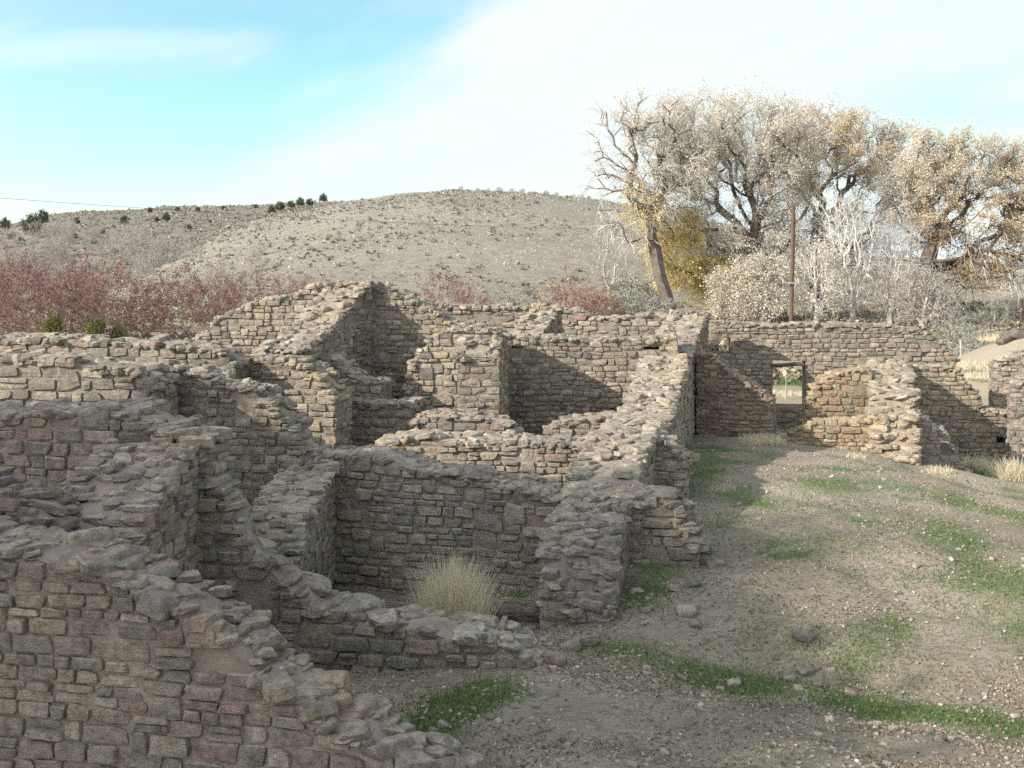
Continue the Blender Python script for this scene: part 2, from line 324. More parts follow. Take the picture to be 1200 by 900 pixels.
def build_ground():
    m, nt, b = new_mat('dry_soil'); p = pos(nt)
    n1 = noise(nt, p, .9, 8, .6); c = ramp(nt, n1, [(.3, (.25, .205, .155)), (.5, (.325, .27, .21)), (.7, (.39, .33, .26))])
    mp = nd(nt, 'ShaderNodeMapping'); mp.inputs['Rotation'].default_value = (0, 0, .35); mp.inputs['Scale'].default_value = (1, 2.2, 1); nt.links.new(p, mp.inputs[0])
    n2 = noise(nt, mp.outputs[0], 9, 7, .72, .5); c = mixc(nt, ramp(nt, n2, [(.48, g(0)), (.62, g(.8))]), c, (.155, .14, .085))
    n3 = noise(nt, p, 38, 5, .7); c = mixc(nt, ramp(nt, n3, [(.58, g(0)), (.70, g(.6))]), c, (.46, .41, .35))
    n5 = noise(nt, p, 90, 3, .7); c = mixc(nt, ramp(nt, n5, [(.55, g(0)), (.68, g(.55))]), c, (.13, .11, .085))
    at_ = nd(nt, 'ShaderNodeAttribute'); at_.attribute_name = 'grass'
    n4 = noise(nt, p, 17, 6, .75)
    md = nd(nt, 'ShaderNodeMath', operation='MULTIPLY_ADD'); nt.links.new(n4, md.inputs[0]); md.inputs[1].default_value = 1.5; md.inputs[2].default_value = -1.17
    ad = nd(nt, 'ShaderNodeMath', operation='ADD'); nt.links.new(md.outputs[0], ad.inputs[0]); nt.links.new(at_.outputs['Fac'], ad.inputs[1])
    gc = mixc(nt, noise(nt, p, 50, 4, .7), (.065, .125, .035), (.15, .20, .08))
    c = mixc(nt, ramp(nt, ad.outputs[0], [(.0, g(0)), (.45, g(.7))]), c, gc)
    # far flat: dry meadow tones
    at2 = nd(nt, 'ShaderNodeAttribute'); at2.attribute_name = 'meadow'
    mc = ramp(nt, noise(nt, p, .12, 7, .65), [(.35, (.20, .17, .12)), (.5, (.32, .27, .19)), (.62, (.22, .22, .12)), (.7, (.36, .31, .22))])
    mc = mixc(nt, ramp(nt, noise(nt, p, 1.6, 5, .7), [(.45, g(0)), (.65, g(.6))]), mc, (.15, .14, .10))
    c = mixc(nt, at2.outputs['Fac'], c, mc)
    at3 = nd(nt, 'ShaderNodeAttribute'); at3.attribute_name = 'sand'; c = mixc(nt, at3.outputs['Fac'], c, mixc(nt, noise(nt, p, 1.5, 5), (.34, .285, .22), (.42, .355, .28)))
    nt.links.new(c, b.inputs['Base Color']); bump(nt, b, noise(nt, p, 22, 9, .72), .9, .05)
    ax = axis(-6.5, 12, .07, 3500, 1.10); ay = axis(6.2, 22, .07, 3500, 1.10)
    X, Y = np.meshgrid(ax, ay); Z = ground_z(X.ravel(), Y.ravel()).reshape(X.shape)
    V, Q = grid_mesh(X, Y, Z); a = Acc(); a.add(V, Q); o = a.build('ground', m, smooth=True); tag(o, kind='structure')
    x, y = V[:, 0], V[:, 1]
    sand = np.exp(-((x - 17.6) / 3.9) ** 2 - ((y - 34.5) / 4.2) ** 2) * .85 + np.exp(-(((x - 4.0) / .45) ** 2 + ((y - 14.9) / .35) ** 2)) * .9 + np.exp(-(seg_d(x, y, [(7.2, 18.6), (9, 17.5), (11, 16.8)]) / .3) ** 2) * .6
    for nme, val in (('grass', grass_mask(x, y)), ('meadow', np.clip((np.hypot(x, y) - 32) / 12, 0, 1)), ('sand', np.clip(sand, 0, 1))):
        at_ = o.data.attributes.new(nme, 'FLOAT', 'POINT'); at_.data.foreach_set('value', val.astype(np.float32))
build_ground()

# ------------------------------------------------------------------ hills
def hill_mat(name, a, bcol, spec):
    m, nt, b = new_mat(name); p = pos(nt)
    c = mixc(nt, ramp(nt, noise(nt, p, .035, 6, .6), [(.4, g(0)), (.6, g(1))]), a, bcol)
    c = mixc(nt, ramp(nt, noise(nt, p, .5, 6, .75), [(.45, g(0)), (.62, g(.55))]), c, spec)
    c = mixc(nt, ramp(nt, noise(nt, p, 1.3, 5, .8), [(.52, g(0)), (.66, g(.6))]), c, (.32, .285, .235))
    nt.links.new(c, b.inputs['Base Color']); bump(nt, b, noise(nt, p, .8, 8, .75), .9, .6); return m
def hill_fn(crest, Yb, Yc, Yend, p=.8, seed=0, amp=.6):
    cu = np.array([c[0] for c in crest], float); cv = np.array([c[1] for c in crest], float)
    def fz(x, y):
        u = 600 + F * x / y; v = np.interp(u, cu, cv); zc = H - (v - HOR) * Yc / F
        t = np.clip((y - Yb) / (Yc - Yb), -0.15, None)
        up = np.where(t < 0, t * 1.2, np.sin(np.clip(t, 0, 1) * math.pi / 2) ** 1.0 * (1 - .25 * np.clip(1 - t, 0, 1) * np.clip(t, 0, 1) * 2))
        dn = np.clip(1 - ((y - Yc) / (Yend - Yc)) ** 2, -1, 1)
        z = -1.5 + (zc + 1.5) * np.where(y < Yc, up, dn)
        n = vnoise(np.c_[x, y], 31 + seed, 5, 1 / 45.0)
        gul = np.abs(vnoise(np.c_[x + .15 * y, y * .25], 77 + seed, 3, 1 / 16.0))
        return z + amp * n * 2.2 + amp * .9 * (gul - .3) * np.clip(up, 0, 1) * (y < Yc * 1.02)
    return fz
MAIN = hill_fn([(-200, 400), (60, 355), (100, 338), (150, 313), (200, 293), (260, 270), (330, 253), (400, 237), (470, 227), (530, 222), (600, 225), (690, 231), (740, 239), (800, 252), (900, 275), (1000, 296), (1100, 312), (1250, 326), (1500, 350)], 105, 270, 420, seed=1)
FARH = hill_fn([(-400, 300), (-100, 285), (0, 268), (60, 252), (100, 247), (200, 243), (300, 241), (400, 238), (560, 240), (700, 262), (900, 290), (1300, 320)], 150, 430, 700, seed=4, amp=.9)
def build_hill(name, fn, Yb, Yend, mat, ulo, uhi):
    us = np.linspace(ulo, uhi, 420); ys = Yb * (Yend / Yb) ** np.linspace(0, 1, 240); U, Y = np.meshgrid(us, ys); X = (U - 600) / F * Y
    Z = fn(X.ravel(), Y.ravel()).reshape(X.shape); V, Q = grid_mesh(X, Y, Z); a = Acc(); a.add(V, Q); return tag(a.build(name, mat, smooth=True), kind='structure')
build_hill('hill', MAIN, 95, 420, hill_mat('rocky_slope', (.26, .23, .185), (.31, .275, .22), (.16, .15, .115)), -100, 1700)
build_hill('distant_hill', FARH, 140, 690, hill_mat('brushy_slope', (.20, .175, .145), (.25, .215, .175), (.13, .125, .10)), -500, 1500)

# ------------------------------------------------------------------ walls
class Wall:
    def __init__(s, A, B, th, prof=None, cprof=None, zb=0.0, ch=(.075, .15), sl=(.13, .40), near=False, tint=(1, 1, 1), seed=1, openings=(), holes=(), back=True, cap=1.0, capsize=(.10, .30), label='', name='stone_wall', mort=None, lintels=(), rough=0.015, ends=(True, True), z0=None, wood_post=None):
        """A, B: (u,Y) of the visible face's ends; prof: [(u,v)] on that face, or cprof: [(Y,v)]"""
        rng = np.random.default_rng(seed); s.rng = rng
        P0 = np.array([(A[0] - 600) / F * A[1], A[1]]); P1 = np.array([(B[0] - 600) / F * B[1], B[1]]); s.P0 = P0
        L = np.linalg.norm(P1 - P0); d = (P1 - P0) / L; nb = np.array([-d[1], d[0]]); s.d, s.nb, s.L, s.th = d, nb, L, th
        def s_of_u(u):
            k = (u - 600) / F; return (k * P0[1] - P0[0]) / (d[0] - k * d[1])
        def z_of(sv, v): return H - (v - HOR) * (P0[1] + sv * d[1]) / F
        s.s_of_u, s.z_of = s_of_u, z_of
        if prof is not None: pr = [(s_of_u(u), z_of(s_of_u(u), v)) for u, v in prof]
        else: pr = [((Yv - P0[1]) / d[1], H - (v - HOR) * Yv / F) for Yv, v in cprof]
        pr.sort(); ps = np.array([p[0] for p in pr]); pz = np.array([p[1] for p in pr])
        fine = np.linspace(0, L, max(int(L / .03), 8)); nz_ = vnoise(np.c_[fine * 2.6, fine * 0 + seed], seed, 3) * .05
        fz = np.interp(fine, ps, pz) + nz_
        top = lambda q: np.interp(q, fine, fz)
        s.top = top
        top_v = lambda f_, q_: np.array([float(f_(x_)) for x_ in q_])
        op = [(s_of_u(a), s_of_u(b), z_of(s_of_u((a + b) / 2), c), z_of(s_of_u((a + b) / 2), e)) for a, b, e, c in openings]   # u0,u1,vtop,vbot
        ho = [(s_of_u(a), s_of_u(b), z_of(s_of_u((a + b) / 2), c), z_of(s_of_u((a + b) / 2), e)) for a, b, e, c in holes]
        s.op = op
        fr = np.array([[d[0], d[1], 0], [nb[0], nb[1], 0], [0, 0, 1]])
        base = np.array([P0[0] + d[0] * L / 2, P0[1] + d[1] * L / 2, zb]); s.base = base
        root = empty(name, base, label, 'wall', 'ruined stone walls'); root['kind'] = 'thing'; s.root = root
        def W(sv, tv, zv): return np.c_[P0[0] + d[0] * sv + nb[0] * tv, P0[1] + d[1] * sv + nb[1] * tv, zv]
        s.W = W
        ac = Acc(); T = T_NEAR if near else T_FAR; TR = TR_NEAR if near else TR_FAR
        # --- faces
        def courses(length, topf, mk, openings, flipn, ztop):
            """yield stones for a face; mk(s,z)->centre on the nominal face plane"""
            z = zb - rng.uniform(0, .1); C = []; S = []; blocked = []
            row = 0
            while z < ztop:
                h = rng.uniform(*ch) * (1.0 if rng.random() > .12 else .6); x = -rng.uniform(0, .3); nb_ = []
                while x < length:
                    l = rng.uniform(*sl) * (h / ch[1]) ** .35
                    if rng.random() < .10: l *= 1.5
                    x1 = x + l
                    hit = [b_ for b_ in blocked if b_[0] < x1 - .02 and b_[1] > x + .02]
                    if hit:
                        if hit[0][0] - x > .08: x1 = hit[0][0]
                        else: x = hit[0][1]; continue
                    a0, a1 = max(x, 0.0), min(x1, length)
                    for o0, o1, oz0, oz1 in openings:
                        if z + h * .6 > oz0 and z + h * .4 < oz1:
                            if a0 < o0 < a1: a1 = o0
                            if a0 < o1 < a1: a0 = o1
                            if a0 >= o0 and a1 <= o1: a1 = a0
                    if a1 - a0 > .045:
                        c_ = (a0 + a1) / 2; hh = h
                        if rng.random() < .07 and a1 - a0 > .15 and not openings: hh = h * rng.uniform(1.7, 2.0); nb_.append((a0, a1))
                        tz = min(topf(a0 + .02), topf(c_), topf(a1 - .02)) * .5 + topf(c_) * .5
                        if z + hh * .75 > tz + .02 and a1 - a0 > .1:
                            q_ = np.linspace(a0, a1, 9); g_k = z + h * .7 <= top_v(topf, q_) + .02; hh = h
                            if g_k.any():
                                ii = np.nonzero(g_k)[0]; a0, a1 = (q_[ii[0]], q_[ii[-1]]) if (ii[-1] - ii[0] + 1 == len(ii)) else (a0, a0)
                                if a1 - a0 > .05: c_ = (a0 + a1) / 2; tz = 99
                        if z + hh * .75 <= tz + .02:
                            wz = .02 * math.sin(c_ * 1.3 + z * 3 + seed) + .012 * math.sin(c_ * 4.1 + seed * 2)
                            if rng.random() < .13 and hh > .11:
                                C += [(c_, z + hh * .27 + wz), (c_, z + hh * .76 + wz)]; S += [(a1 - a0, hh * .55), (a1 - a0, hh * .47)]
                            else: C.append((c_, z + hh / 2 + wz)); S.append((a1 - a0, hh))
                    x = x1
                z += h; blocked = nb_; row += 1
            if not C: return
            C = np.array(C); S = np.array(S); n = len(C); g_ = rng.uniform(.004, .014, n) if near else rng.uniform(.002, .010, n)
            dep = rng.uniform(.16, .24, n); pro = rng.normal(0, rough, n) - .004
            sz = np.c_[np.maximum(S[:, 0] - g_, .03), dep, np.maximum(S[:, 1] - g_ * rng.uniform(.6, 1.4, n), .025)]
            cen, frm = mk(C, dep / 2 + pro)
            stones(ac, cen, sz, frm, T, rng, .022)
        ztop = fz.max() + .1
        courses(L, top, lambda C, o: (W(C[:, 0], o, C[:, 1]), fr), op + ho, False, ztop)
        if back: courses(L, top, lambda C, o: (W(C[:, 0], th - o, C[:, 1]), fr * np.array([[1], [-1], [1]]) if False else np.array([fr[0], fr[1], fr[2]])), op, True, ztop)
        fe = np.array([[nb[0], nb[1], 0], [d[0], d[1], 0], [0, 0, 1]])
        fe2 = np.array([[nb[0], nb[1], 0], [d[0], d[1], 0], [0, 0, 1]])
        fe_r = np.array([[-nb[0], -nb[1], 0], [d[0], d[1], 0], [0, 0, 1]])
        def endface(s0, sgn, z_lo=None, z_hi=None):
            tt = lambda q: (top(min(max(s0 + sgn * .06, 0), L)) if z_hi is None else z_hi)
            def mk(C, o): return W(s0 + sgn * o, C[:, 0], C[:, 1]), fe_r
            nonlocal zb
            zs = zb
            if z_lo is not None: zb = z_lo
            courses(th, tt, mk, [], False, tt(0) + .02); zb = zs
        if ends[0]: endface(0, 1)
        if ends[1]: endface(L, -1)
        for o0, o1, oz0, oz1 in op:
            endface(o0, -1, oz0, oz1); endface(o1, 1, oz0, oz1)
        # --- mortar core: mask extruded through the wall
        ds = .07; ns = max(int(L / ds), 2); ds = L / ns; z1 = ztop; nzc = int((z1 - zb) / ds) + 1
        sc_ = (np.arange(ns) + .5) * ds; zc_ = zb + (np.arange(nzc) + .5) * ds
        mask = (zc_ - ds / 2)[None, :] < (top(sc_) - .05)[:, None]
        for o0, o1, oz0, oz1 in op + ho:
            mask &= ~((sc_[:, None] > o0 + .0) & (sc_[:, None] < o1 - .0) & (zc_[None, :] > oz0) & (zc_[None, :] < oz1))
        gi, gj = np.meshgrid(np.arange(ns + 1), np.arange(nzc + 1), indexing='ij'); nv = gi.size
        vid = lambda i, j, b_: (i * (nzc + 1) + j) + b_ * nv
        sg = gi.ravel() * ds; zg = zb + gj.ravel() * ds
        inset = (.030 if near else .034)
        jf = vnoise(np.c_[sg, zg], seed + 3, 2, 7.0) * .012; jb = vnoise(np.c_[sg, zg], seed + 5, 2, 7.0) * .012
        sgc = np.clip(sg, .03, L - .03); zg = np.minimum(zg, np.maximum(top(np.clip(sg, 0, L)) - .05, zb))
        Vc = np.r_[W(sgc, inset + jf, zg), W(sgc, th - inset + jb, zg)]
        I, J = np.nonzero(mask); Qs = [np.c_[vid(I, J, 0), vid(I + 1, J, 0), vid(I + 1, J + 1, 0), vid(I, J + 1, 0)], np.c_[vid(I, J, 1), vid(I, J + 1, 1), vid(I + 1, J + 1, 1), vid(I + 1, J, 1)]]
        pm = np.pad(mask, 1)
        for di, dj in ((1, 0), (-1, 0), (0, 1), (0, -1)):
            e = mask & ~pm[1 + di:1 + di + ns, 1 + dj:1 + dj + nzc]; I, J = np.nonzero(e)
            if di == 1: q = (I + 1, J, I + 1, J + 1)
            elif di == -1: q = (I, J + 1, I, J)
            elif dj == 1: q = (I + 1, J + 1, I, J + 1)
            else: q = (I, J, I + 1, J)
            Qs.append(np.c_[vid(q[0], q[1], 0), vid(q[0], q[1], 1), vid(q[2], q[3], 1), vid(q[2], q[3], 0)])
        ac.add(Vc, np.concatenate(Qs), 1)
        tint = tuple(tint) + (1,)
        s.masonry = ac.build('masonry', [STONE, mort or MORTAR], root, smooth=near, sharp=22 if near else None, loc=base, color=tint)
        # --- rubble cap: mud blanket with embedded stones
        cp = Acc(); na = max(int(th / .07), 5); nsb = max(int(L / .05), 6); sv = np.linspace(-.0, L + .0, nsb); tv = np.linspace(-.0, th, na)
        SV, TV = np.meshgrid(sv, tv); sh = SV.ravel(); th_ = TV.ravel(); edge = np.minimum(th_, th - th_) / (th / 2)
        zt = top(np.clip(sh, 0, L)) - .055 + .05 * np.clip(edge * 2, 0, 1) + vnoise(np.c_[sh, th_], seed + 8, 3, 4.0) * .045
        thj = np.clip(th_, .025, th - .025)
        Vb, Qb = grid_mesh(SV, TV, SV); cp.add(W(np.clip(sh, .02, L - .02), thj, zt), Qb, 1)
        arc = np.r_[0, np.cumsum(np.hypot(np.diff(fine), np.diff(fz)))]; AL = arc[-1]
        capsize = (capsize[0] * .78, capsize[1] * .90); nst = int(AL * th / (capsize[0] + capsize[1]) ** 2 * 4 * (3.9 if near else 3.0) * cap)
        aa = rng.uniform(0, AL, nst); ss_ = np.interp(aa, arc, fine); tt_ = np.where(rng.random(nst) < .34, rng.choice([.02, th - .02], nst), rng.uniform(.03, th - .03, nst))
        sz0 = rng.uniform(capsize[0], capsize[1], nst) * rng.uniform(.7, 1.15, nst)
        sz = np.c_[sz0 * rng.uniform(.8, 1.3, nst), sz0 * rng.uniform(.6, 1.0, nst), sz0 * rng.uniform(.24, .46, nst)]
        cen = W(ss_, np.clip(tt_, sz[:, 1] * .40, th - sz[:, 1] * .40), top(ss_) - .02 + rng.uniform(-.035, .025, nst))
        ang = rng.uniform(0, 2 * math.pi, nst)
        # random yaw: two batches rotated frames
        for k in range(6):
            sel = (np.arange(nst) % 6) == k; a_ = k * math.pi / 6 + rng.uniform(-.2, .2)
            f2 = np.array([fr[0] * math.cos(a_) + fr[1] * math.sin(a_), -fr[0] * math.sin(a_) + fr[1] * math.cos(a_), fr[2]])
            stones(cp, cen[sel], sz[sel], f2, TR, rng, (.13, .13, .1))
        s.capo = cp.build('rubble_cap', [STONE, mort or MORTAR], root, smooth=near, sharp=14 if near else None, loc=base, color=tint)
        for (lu0, lu1, lv, lr, k) in lintels:      # timber lintels across an opening
            q0, q1 = s_of_u(lu0), s_of_u(lu1); zz = z_of((q0 + q1) / 2, lv); la = Acc()
            for j in range(k):
                log(la, W(np.array([q0]), np.array([.05 + lr + j * (th - .1) / k]), np.array([zz]))[0], W(np.array([q1]), np.array([.05 + lr + j * (th - .1) / k]), np.array([zz]))[0], lr, rng)
            la.build('lintel', WOOD_DARK, root, loc=base)
def log(acc, a, b, r, rng, sides=10, seg=10, wob=.12):
    a = np.array(a, float); b = np.array(b, float); ax = b - a; L = np.linalg.norm(ax); ax /= L
    up = np.array([0, 0, 1.]) if abs(ax[2]) < .9 else np.array([1., 0, 0]); e1 = np.cross(ax, up); e1 /= np.linalg.norm(e1); e2 = np.cross(ax, e1)
    th = np.arange(sides) / sides * 2 * math.pi; prof = 1 + wob * rng.normal(0, .5, sides); V = []
    bend = rng.normal(0, r * .25, 2)
    for i in range(seg + 1):
        t = i / seg; c = a + ax * L * t + (e1 * bend[0] + e2 * bend[1]) * math.sin(t * math.pi * 2); rr = r * prof * (1 + wob * .4 * rng.normal(0, 1, sides)) * (1 if 0 < i < seg else .93)
        V.append(c + (e1 * np.cos(th)[:, None] + e2 * np.sin(th)[:, None]) * rr[:, None])
    V = np.concatenate(V); Q = []
    for i in range(seg):
        for j in range(sides):
            j2 = (j + 1) % sides; Q.append((i * sides + j, (i + 1) * sides + j, (i + 1) * sides + j2, i * sides + j2))
    base = len(V); V = np.r_[V, [a], [b]]
    for j in range(0, sides, 2):
        j2, j3 = (j + 1) % sides, (j + 2) % sides; Q.append((base, j, j2, j3)); Q.append((base + 1, seg * sides + j3, seg * sides + j2, seg * sides + j))
    acc.add(V, Q)
GREY, WARM, BUFF, RED, DUST = (1.18, 1.15, 1.09), (1.13, 1.10, 1.02), (1.22, 1.19, 1.12), (1.12, .98, .88), (1.20, 1.13, 1.09)

# foreground, left
Wall((-60, 7.55), (530, 6.75), .52, prof=[(-60, 630), (0, 645), (60, 650), (125, 670), (165, 696), (205, 712), (240, 742), (275, 764), (300, 796), (345, 824), (385, 852), (420, 868), (450, 893), (490, 904), (530, 925)], zb=.1, ch=(.06, .165), sl=(.13, .40), near=True, tint=DUST, seed=11, capsize=(.14, .34), cap=.9, label='large stepped stone wall filling the bottom left corner, nearest to the viewer', rough=.012)
Wall((160, 8.5), (232, 9.8), .88, cprof=[(8.5, 640), (8.62, 612), (8.85, 592), (9.1, 572), (9.4, 548), (9.8, 518)], zb=.2, near=True, tint=DUST, seed=12, capsize=(.12, .30), cap=.8, label='thick rubbly wall end with pink mud mortar, sloping toward the stepped foreground wall')
Wall((-60, 10.45), (232, 9.85), .65, prof=[(-60, 488), (0, 487), (40, 483), (75, 486), (120, 480), (145, 484), (170, 497), (200, 505), (232, 520)], zb=.2, near=True, tint=DUST, seed=13, capsize=(.14, .34), label='stone wall with big rounded capstones at the left edge, behind the pink rubbly wall end')
Wall((228, 9.9), (622, 9.5), .52, prof=[(228, 540), (245, 562), (262, 590), (280, 624), (300, 655), (330, 684), (370, 712), (400, 724), (480, 738), (560, 750), (595, 760), (612, 768), (622, 785)], zb=.15, near=True, tint=GREY, seed=14, capsize=(.16, .40), cap=.7, label='low curving stone wall in front of the straw clump, dropping from the left')
Wall((338, 10.0), (393, 13.1), .62, cprof=[(10.0, 690), (10.3, 672), (10.7, 640), (11.2, 600), (11.9, 575), (12.6, 556), (13.1, 540)], zb=.1, near=True, tint=GREY, seed=15, capsize=(.12, .30), label='rubble topped cross wall forming the left side of the room with the straw clump')
Wall((386, 13.15), (752, 12.1), .62, prof=[(386, 532), (440, 535), (470, 545), (520, 553), (560, 560), (585, 574), (610, 570), (650, 588), (690, 585), (752, 590)], zb=.05, near=True, tint=GREY, seed=16, capsize=(.12, .30), label='broad shaded back wall of the room with the straw clump')
Wall((720, 10.75), (738, 12.2), .78, cprof=[(10.75, 722), (10.82, 690), (10.92, 660), (11.1, 634), (11.5, 612), (12.2, 592)], zb=.3, near=True, tint=(1.05, 1.03, 1.03), seed=17, capsize=(.12, .30), cap=1.1, label='steep rubble stub wall right of the straw clump, cobbles set in grey mortar')
Wall((733, 12.2), (818, 12.0), .5, prof=[(733, 578), (770, 580), (790, 592), (804, 610), (812, 632), (818, 645)], zb=.5, near=True, tint=GREY, seed=18, capsize=(.16, .34), label='short stepped wall end jutting right onto the grassy mound')
Wall((-60, 8.35), (82, 8.25), .6, prof=[(-60, 572), (0, 590), (30, 606), (58, 630), (82, 662)], zb=.2, near=True, tint=(1.0, .90, .90), seed=19, capsize=(.14, .34), label='low purple brown rubble heap at the left edge just behind the stepped foreground wall')
# left middle
Wall((-60, 12.9), (182, 12.5), .6, prof=[(-60, 420), (0, 419), (60, 420), (100, 425), (140, 432), (165, 436), (182, 452)], zb=.2, ch=(.08, .14), tint=GREY, seed=21, label='long grey stone wall at the left edge below the parallel topmost left wall')
Wall((176, 13.3), (372, 12.9), .55, prof=[(176, 428), (230, 436), (270, 450), (300, 458), (322, 480), (340, 500), (352, 522), (372, 538)], zb=.2, ch=(.07, .125), sl=(.13, .34), tint=BUFF, seed=22, capsize=(.12, .26), label='neatly coursed sunlit wall with its top stepping down to the right, left of centre')
Wall((-60, 16.0), (276, 15.5), .85, prof=[(-60, 397), (0, 396), (60, 399), (120, 402), (200, 405), (240, 408), (262, 415), (276, 428)], zb=.2, tint=GREY, seed=23, capsize=(.14, .34), label='topmost long wall at left, in front of the red shrubs and small junipers')
Wall((270, 16.1), (392, 15.6), .6, prof=[(270, 414), (310, 420), (345, 428), (366, 436), (377, 452), (392, 470)], zb=.2, tint=WARM, seed=24, capsize=(.12, .28), label='shaded middle wall stepping down beside the neatly coursed sunlit wall')
Wall((355, 17.3), (484, 16.8), .6, prof=[(355, 466), (400, 470), (440, 473), (484, 474)], zb=.2, tint=WARM, seed=25, label='low reddish wall at the foot of the tall dark corner, centre left')
Wall((335, 17.6), (447, 17.3), .6, prof=[(335, 408), (360, 415), (385, 417), (400, 430), (420, 445), (447, 447)], zb=.2, tint=GREY, seed=26, capsize=(.12, .28), label='ragged grey wall fragment below the tall peaked corner wall')
# tall corner
Wall((212, 20.3), (434, 19.8), .7, prof=[(212, 402), (222, 398), (240, 388), (262, 370), (290, 358), (320, 350), (345, 345), (362, 335), (385, 331), (434, 332)], zb=.2, ch=(.075, .13), sl=(.12, .32), tint=BUFF, seed=27, capsize=(.14, .3), label='bright sunlit wall rising in steps to the highest corner, before the red shrubs')
Wall((352, 16.6), (433, 20.1), .75, cprof=[(16.6, 412), (17.3, 400), (17.9, 386), (18.5, 372), (19.2, 352), (20.1, 331)], zb=.2, tint=BUFF, seed=28, capsize=(.12, .3), cap=1.2, label='high cross wall with a pale rubble crest sloping down from the highest corner')
Wall((428, 20.0), (560, 19.7), .6, prof=[(428, 333), (455, 344), (480, 349), (505, 360), (520, 374), (545, 382), (560, 400)], zb=.2, ch=(.075, .13), sl=(.12, .32), tint=WARM, seed=29, label='tall shadowed wall immediately right of the highest corner')
Wall((495, 22.6), (657, 22.3), .6, prof=[(495, 352), (520, 357), (560, 358), (600, 360), (628, 357), (657, 362)], zb=.2, tint=BUFF, seed=30, label='sunlit far wall below the rocky hill, left of the short far cross wall')
Wall((630, 20.2), (655, 22.4), .6, cprof=[(20.2, 396), (20.8, 388), (21.4, 376), (22.4, 361)], zb=.2, tint=BUFF, seed=31, label='short far cross wall under the rust shrub, its right side dark')
Wall((650, 24.6), (812, 24.2), .6, prof=[(650, 362), (683, 363), (688, 374), (740, 372), (770, 368), (812, 364)], zb=.2, tint=BUFF, seed=32, label='far back wall between the rust shrub and the leaning cottonwood trunk')
Wall((582, 20.2), (795, 19.8), .65, prof=[(582, 393), (620, 396), (680, 397), (720, 397), (768, 396), (795, 396)], zb=.2, ch=(.075, .13), sl=(.12, .32), tint=WARM, seed=33, holes=[(600, 611, 403, 409), (753, 772, 404, 410), (706, 727, 425, 429)], label='wide wall with two beam holes and a slanting shadow, in the centre')
Wall((476, 18.2), (588, 17.9), .6, prof=[(476, 490), (478, 450), (484, 425), (497, 405), (510, 392), (528, 384), (560, 384), (588, 392)], zb=.2, ch=(.075, .13), sl=(.12, .3), tint=BUFF, seed=34, capsize=(.12, .28), label='rounded sunlit wall end left of the wall with the slanting shadow')
Wall((586, 17.6), (592, 20.0), .7, cprof=[(17.6, 418), (17.75, 400), (18.2, 392), (20.0, 392)], zb=.2, tint=WARM, seed=35, capsize=(.12, .28), label='cross wall with crumbling face joining the rounded sunlit wall end to the centre wall')
Wall((470, 16.2), (606, 16.1), .6, prof=[(470, 522), (485, 497), (500, 484), (530, 486), (560, 488), (590, 494), (606, 508)], zb=.2, tint=DUST, seed=36, label='low rubble wall below the rounded sunlit wall end')
Wall((638, 17.4), (730, 17.2), .55, prof=[(638, 508), (652, 499), (680, 491), (730, 489)], zb=.2, tint=WARM, seed=37, label='low wall fragment at the foot of the wall with the slanting shadow')
Wall((430, 14.9), (752, 14.5), .65, prof=[(430, 530), (460, 516), (500, 513), (530, 519), (600, 519), (650, 522), (700, 524), (752, 520)], zb=.2, ch=(.07, .12), sl=(.12, .32), near=True, tint=BUFF, seed=38, capsize=(.14, .32), label='sunlit low wall just behind the shaded back wall of the straw clump room')
# spine wall
Wall((737, 12.15), (830, 24.6), .80, cprof=[(12.15, 592), (12.6, 572), (13.2, 545), (14.0, 516), (15.0, 506), (16.0, 494), (17.0, 478), (18.0, 452), (19.0, 430), (20.0, 415), (21.0, 401), (22.0, 389), (23.0, 378), (24.6, 369)], zb=.2, near=True, tint=BUFF, seed=41, capsize=(.14, .36), cap=1.25, label='long rubble topped spine wall running away from the stub wall to the far doorway wall')
Wall((757, 14.6), (806, 14.5), .6, prof=[(757, 512), (780, 514), (794, 528), (806, 545)], zb=.4, near=True, tint=GREY, seed=42, capsize=(.2, .36), ends=(False, True), label='knob of large stones poking out of the right side of the spine wall')
# right group
Wall((816, 20.8), (906, 20.3), .6, prof=[(816, 417), (834, 418), (848, 430), (864, 443), (885, 454), (906, 470)], zb=.3, ch=(.06, .10), sl=(.12, .30), tint=RED, seed=51, capsize=(.10, .2), cap=.6, label='smooth reddish shaded wall sloping down beside the spine wall')
Wall((832, 25.6), (1122, 24.9), .7, prof=[(832, 375), (850, 378), (870, 380), (900, 381), (990, 380), (1045, 383), (1080, 388), (1095, 396), (1106, 405), (1122, 424)], zb=-.6, ch=(.08, .14), sl=(.14, .34), tint=WARM, seed=52, openings=[(838, 857, 394, 415), (905, 946, 423, 479)], capsize=(.12, .26), lintels=[(899, 947, 419, .07, 4)], label='long far wall with a timber topped doorway and a small square window')
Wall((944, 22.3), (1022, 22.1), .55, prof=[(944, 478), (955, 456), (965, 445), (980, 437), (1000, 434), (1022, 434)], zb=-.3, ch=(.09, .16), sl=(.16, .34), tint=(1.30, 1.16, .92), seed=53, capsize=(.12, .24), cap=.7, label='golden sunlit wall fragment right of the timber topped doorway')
Wall((912, 20.6), (1042, 20.1), .5, prof=[(912, 516), (928, 506), (945, 499), (962, 495), (1000, 492), (1042, 490)], zb=.0, ch=(.09, .16), sl=(.16, .34), tint=(1.30, 1.16, .92), seed=54, capsize=(.16, .3), cap=.7, label='low golden sunlit wall on the crest of the grassy mound')
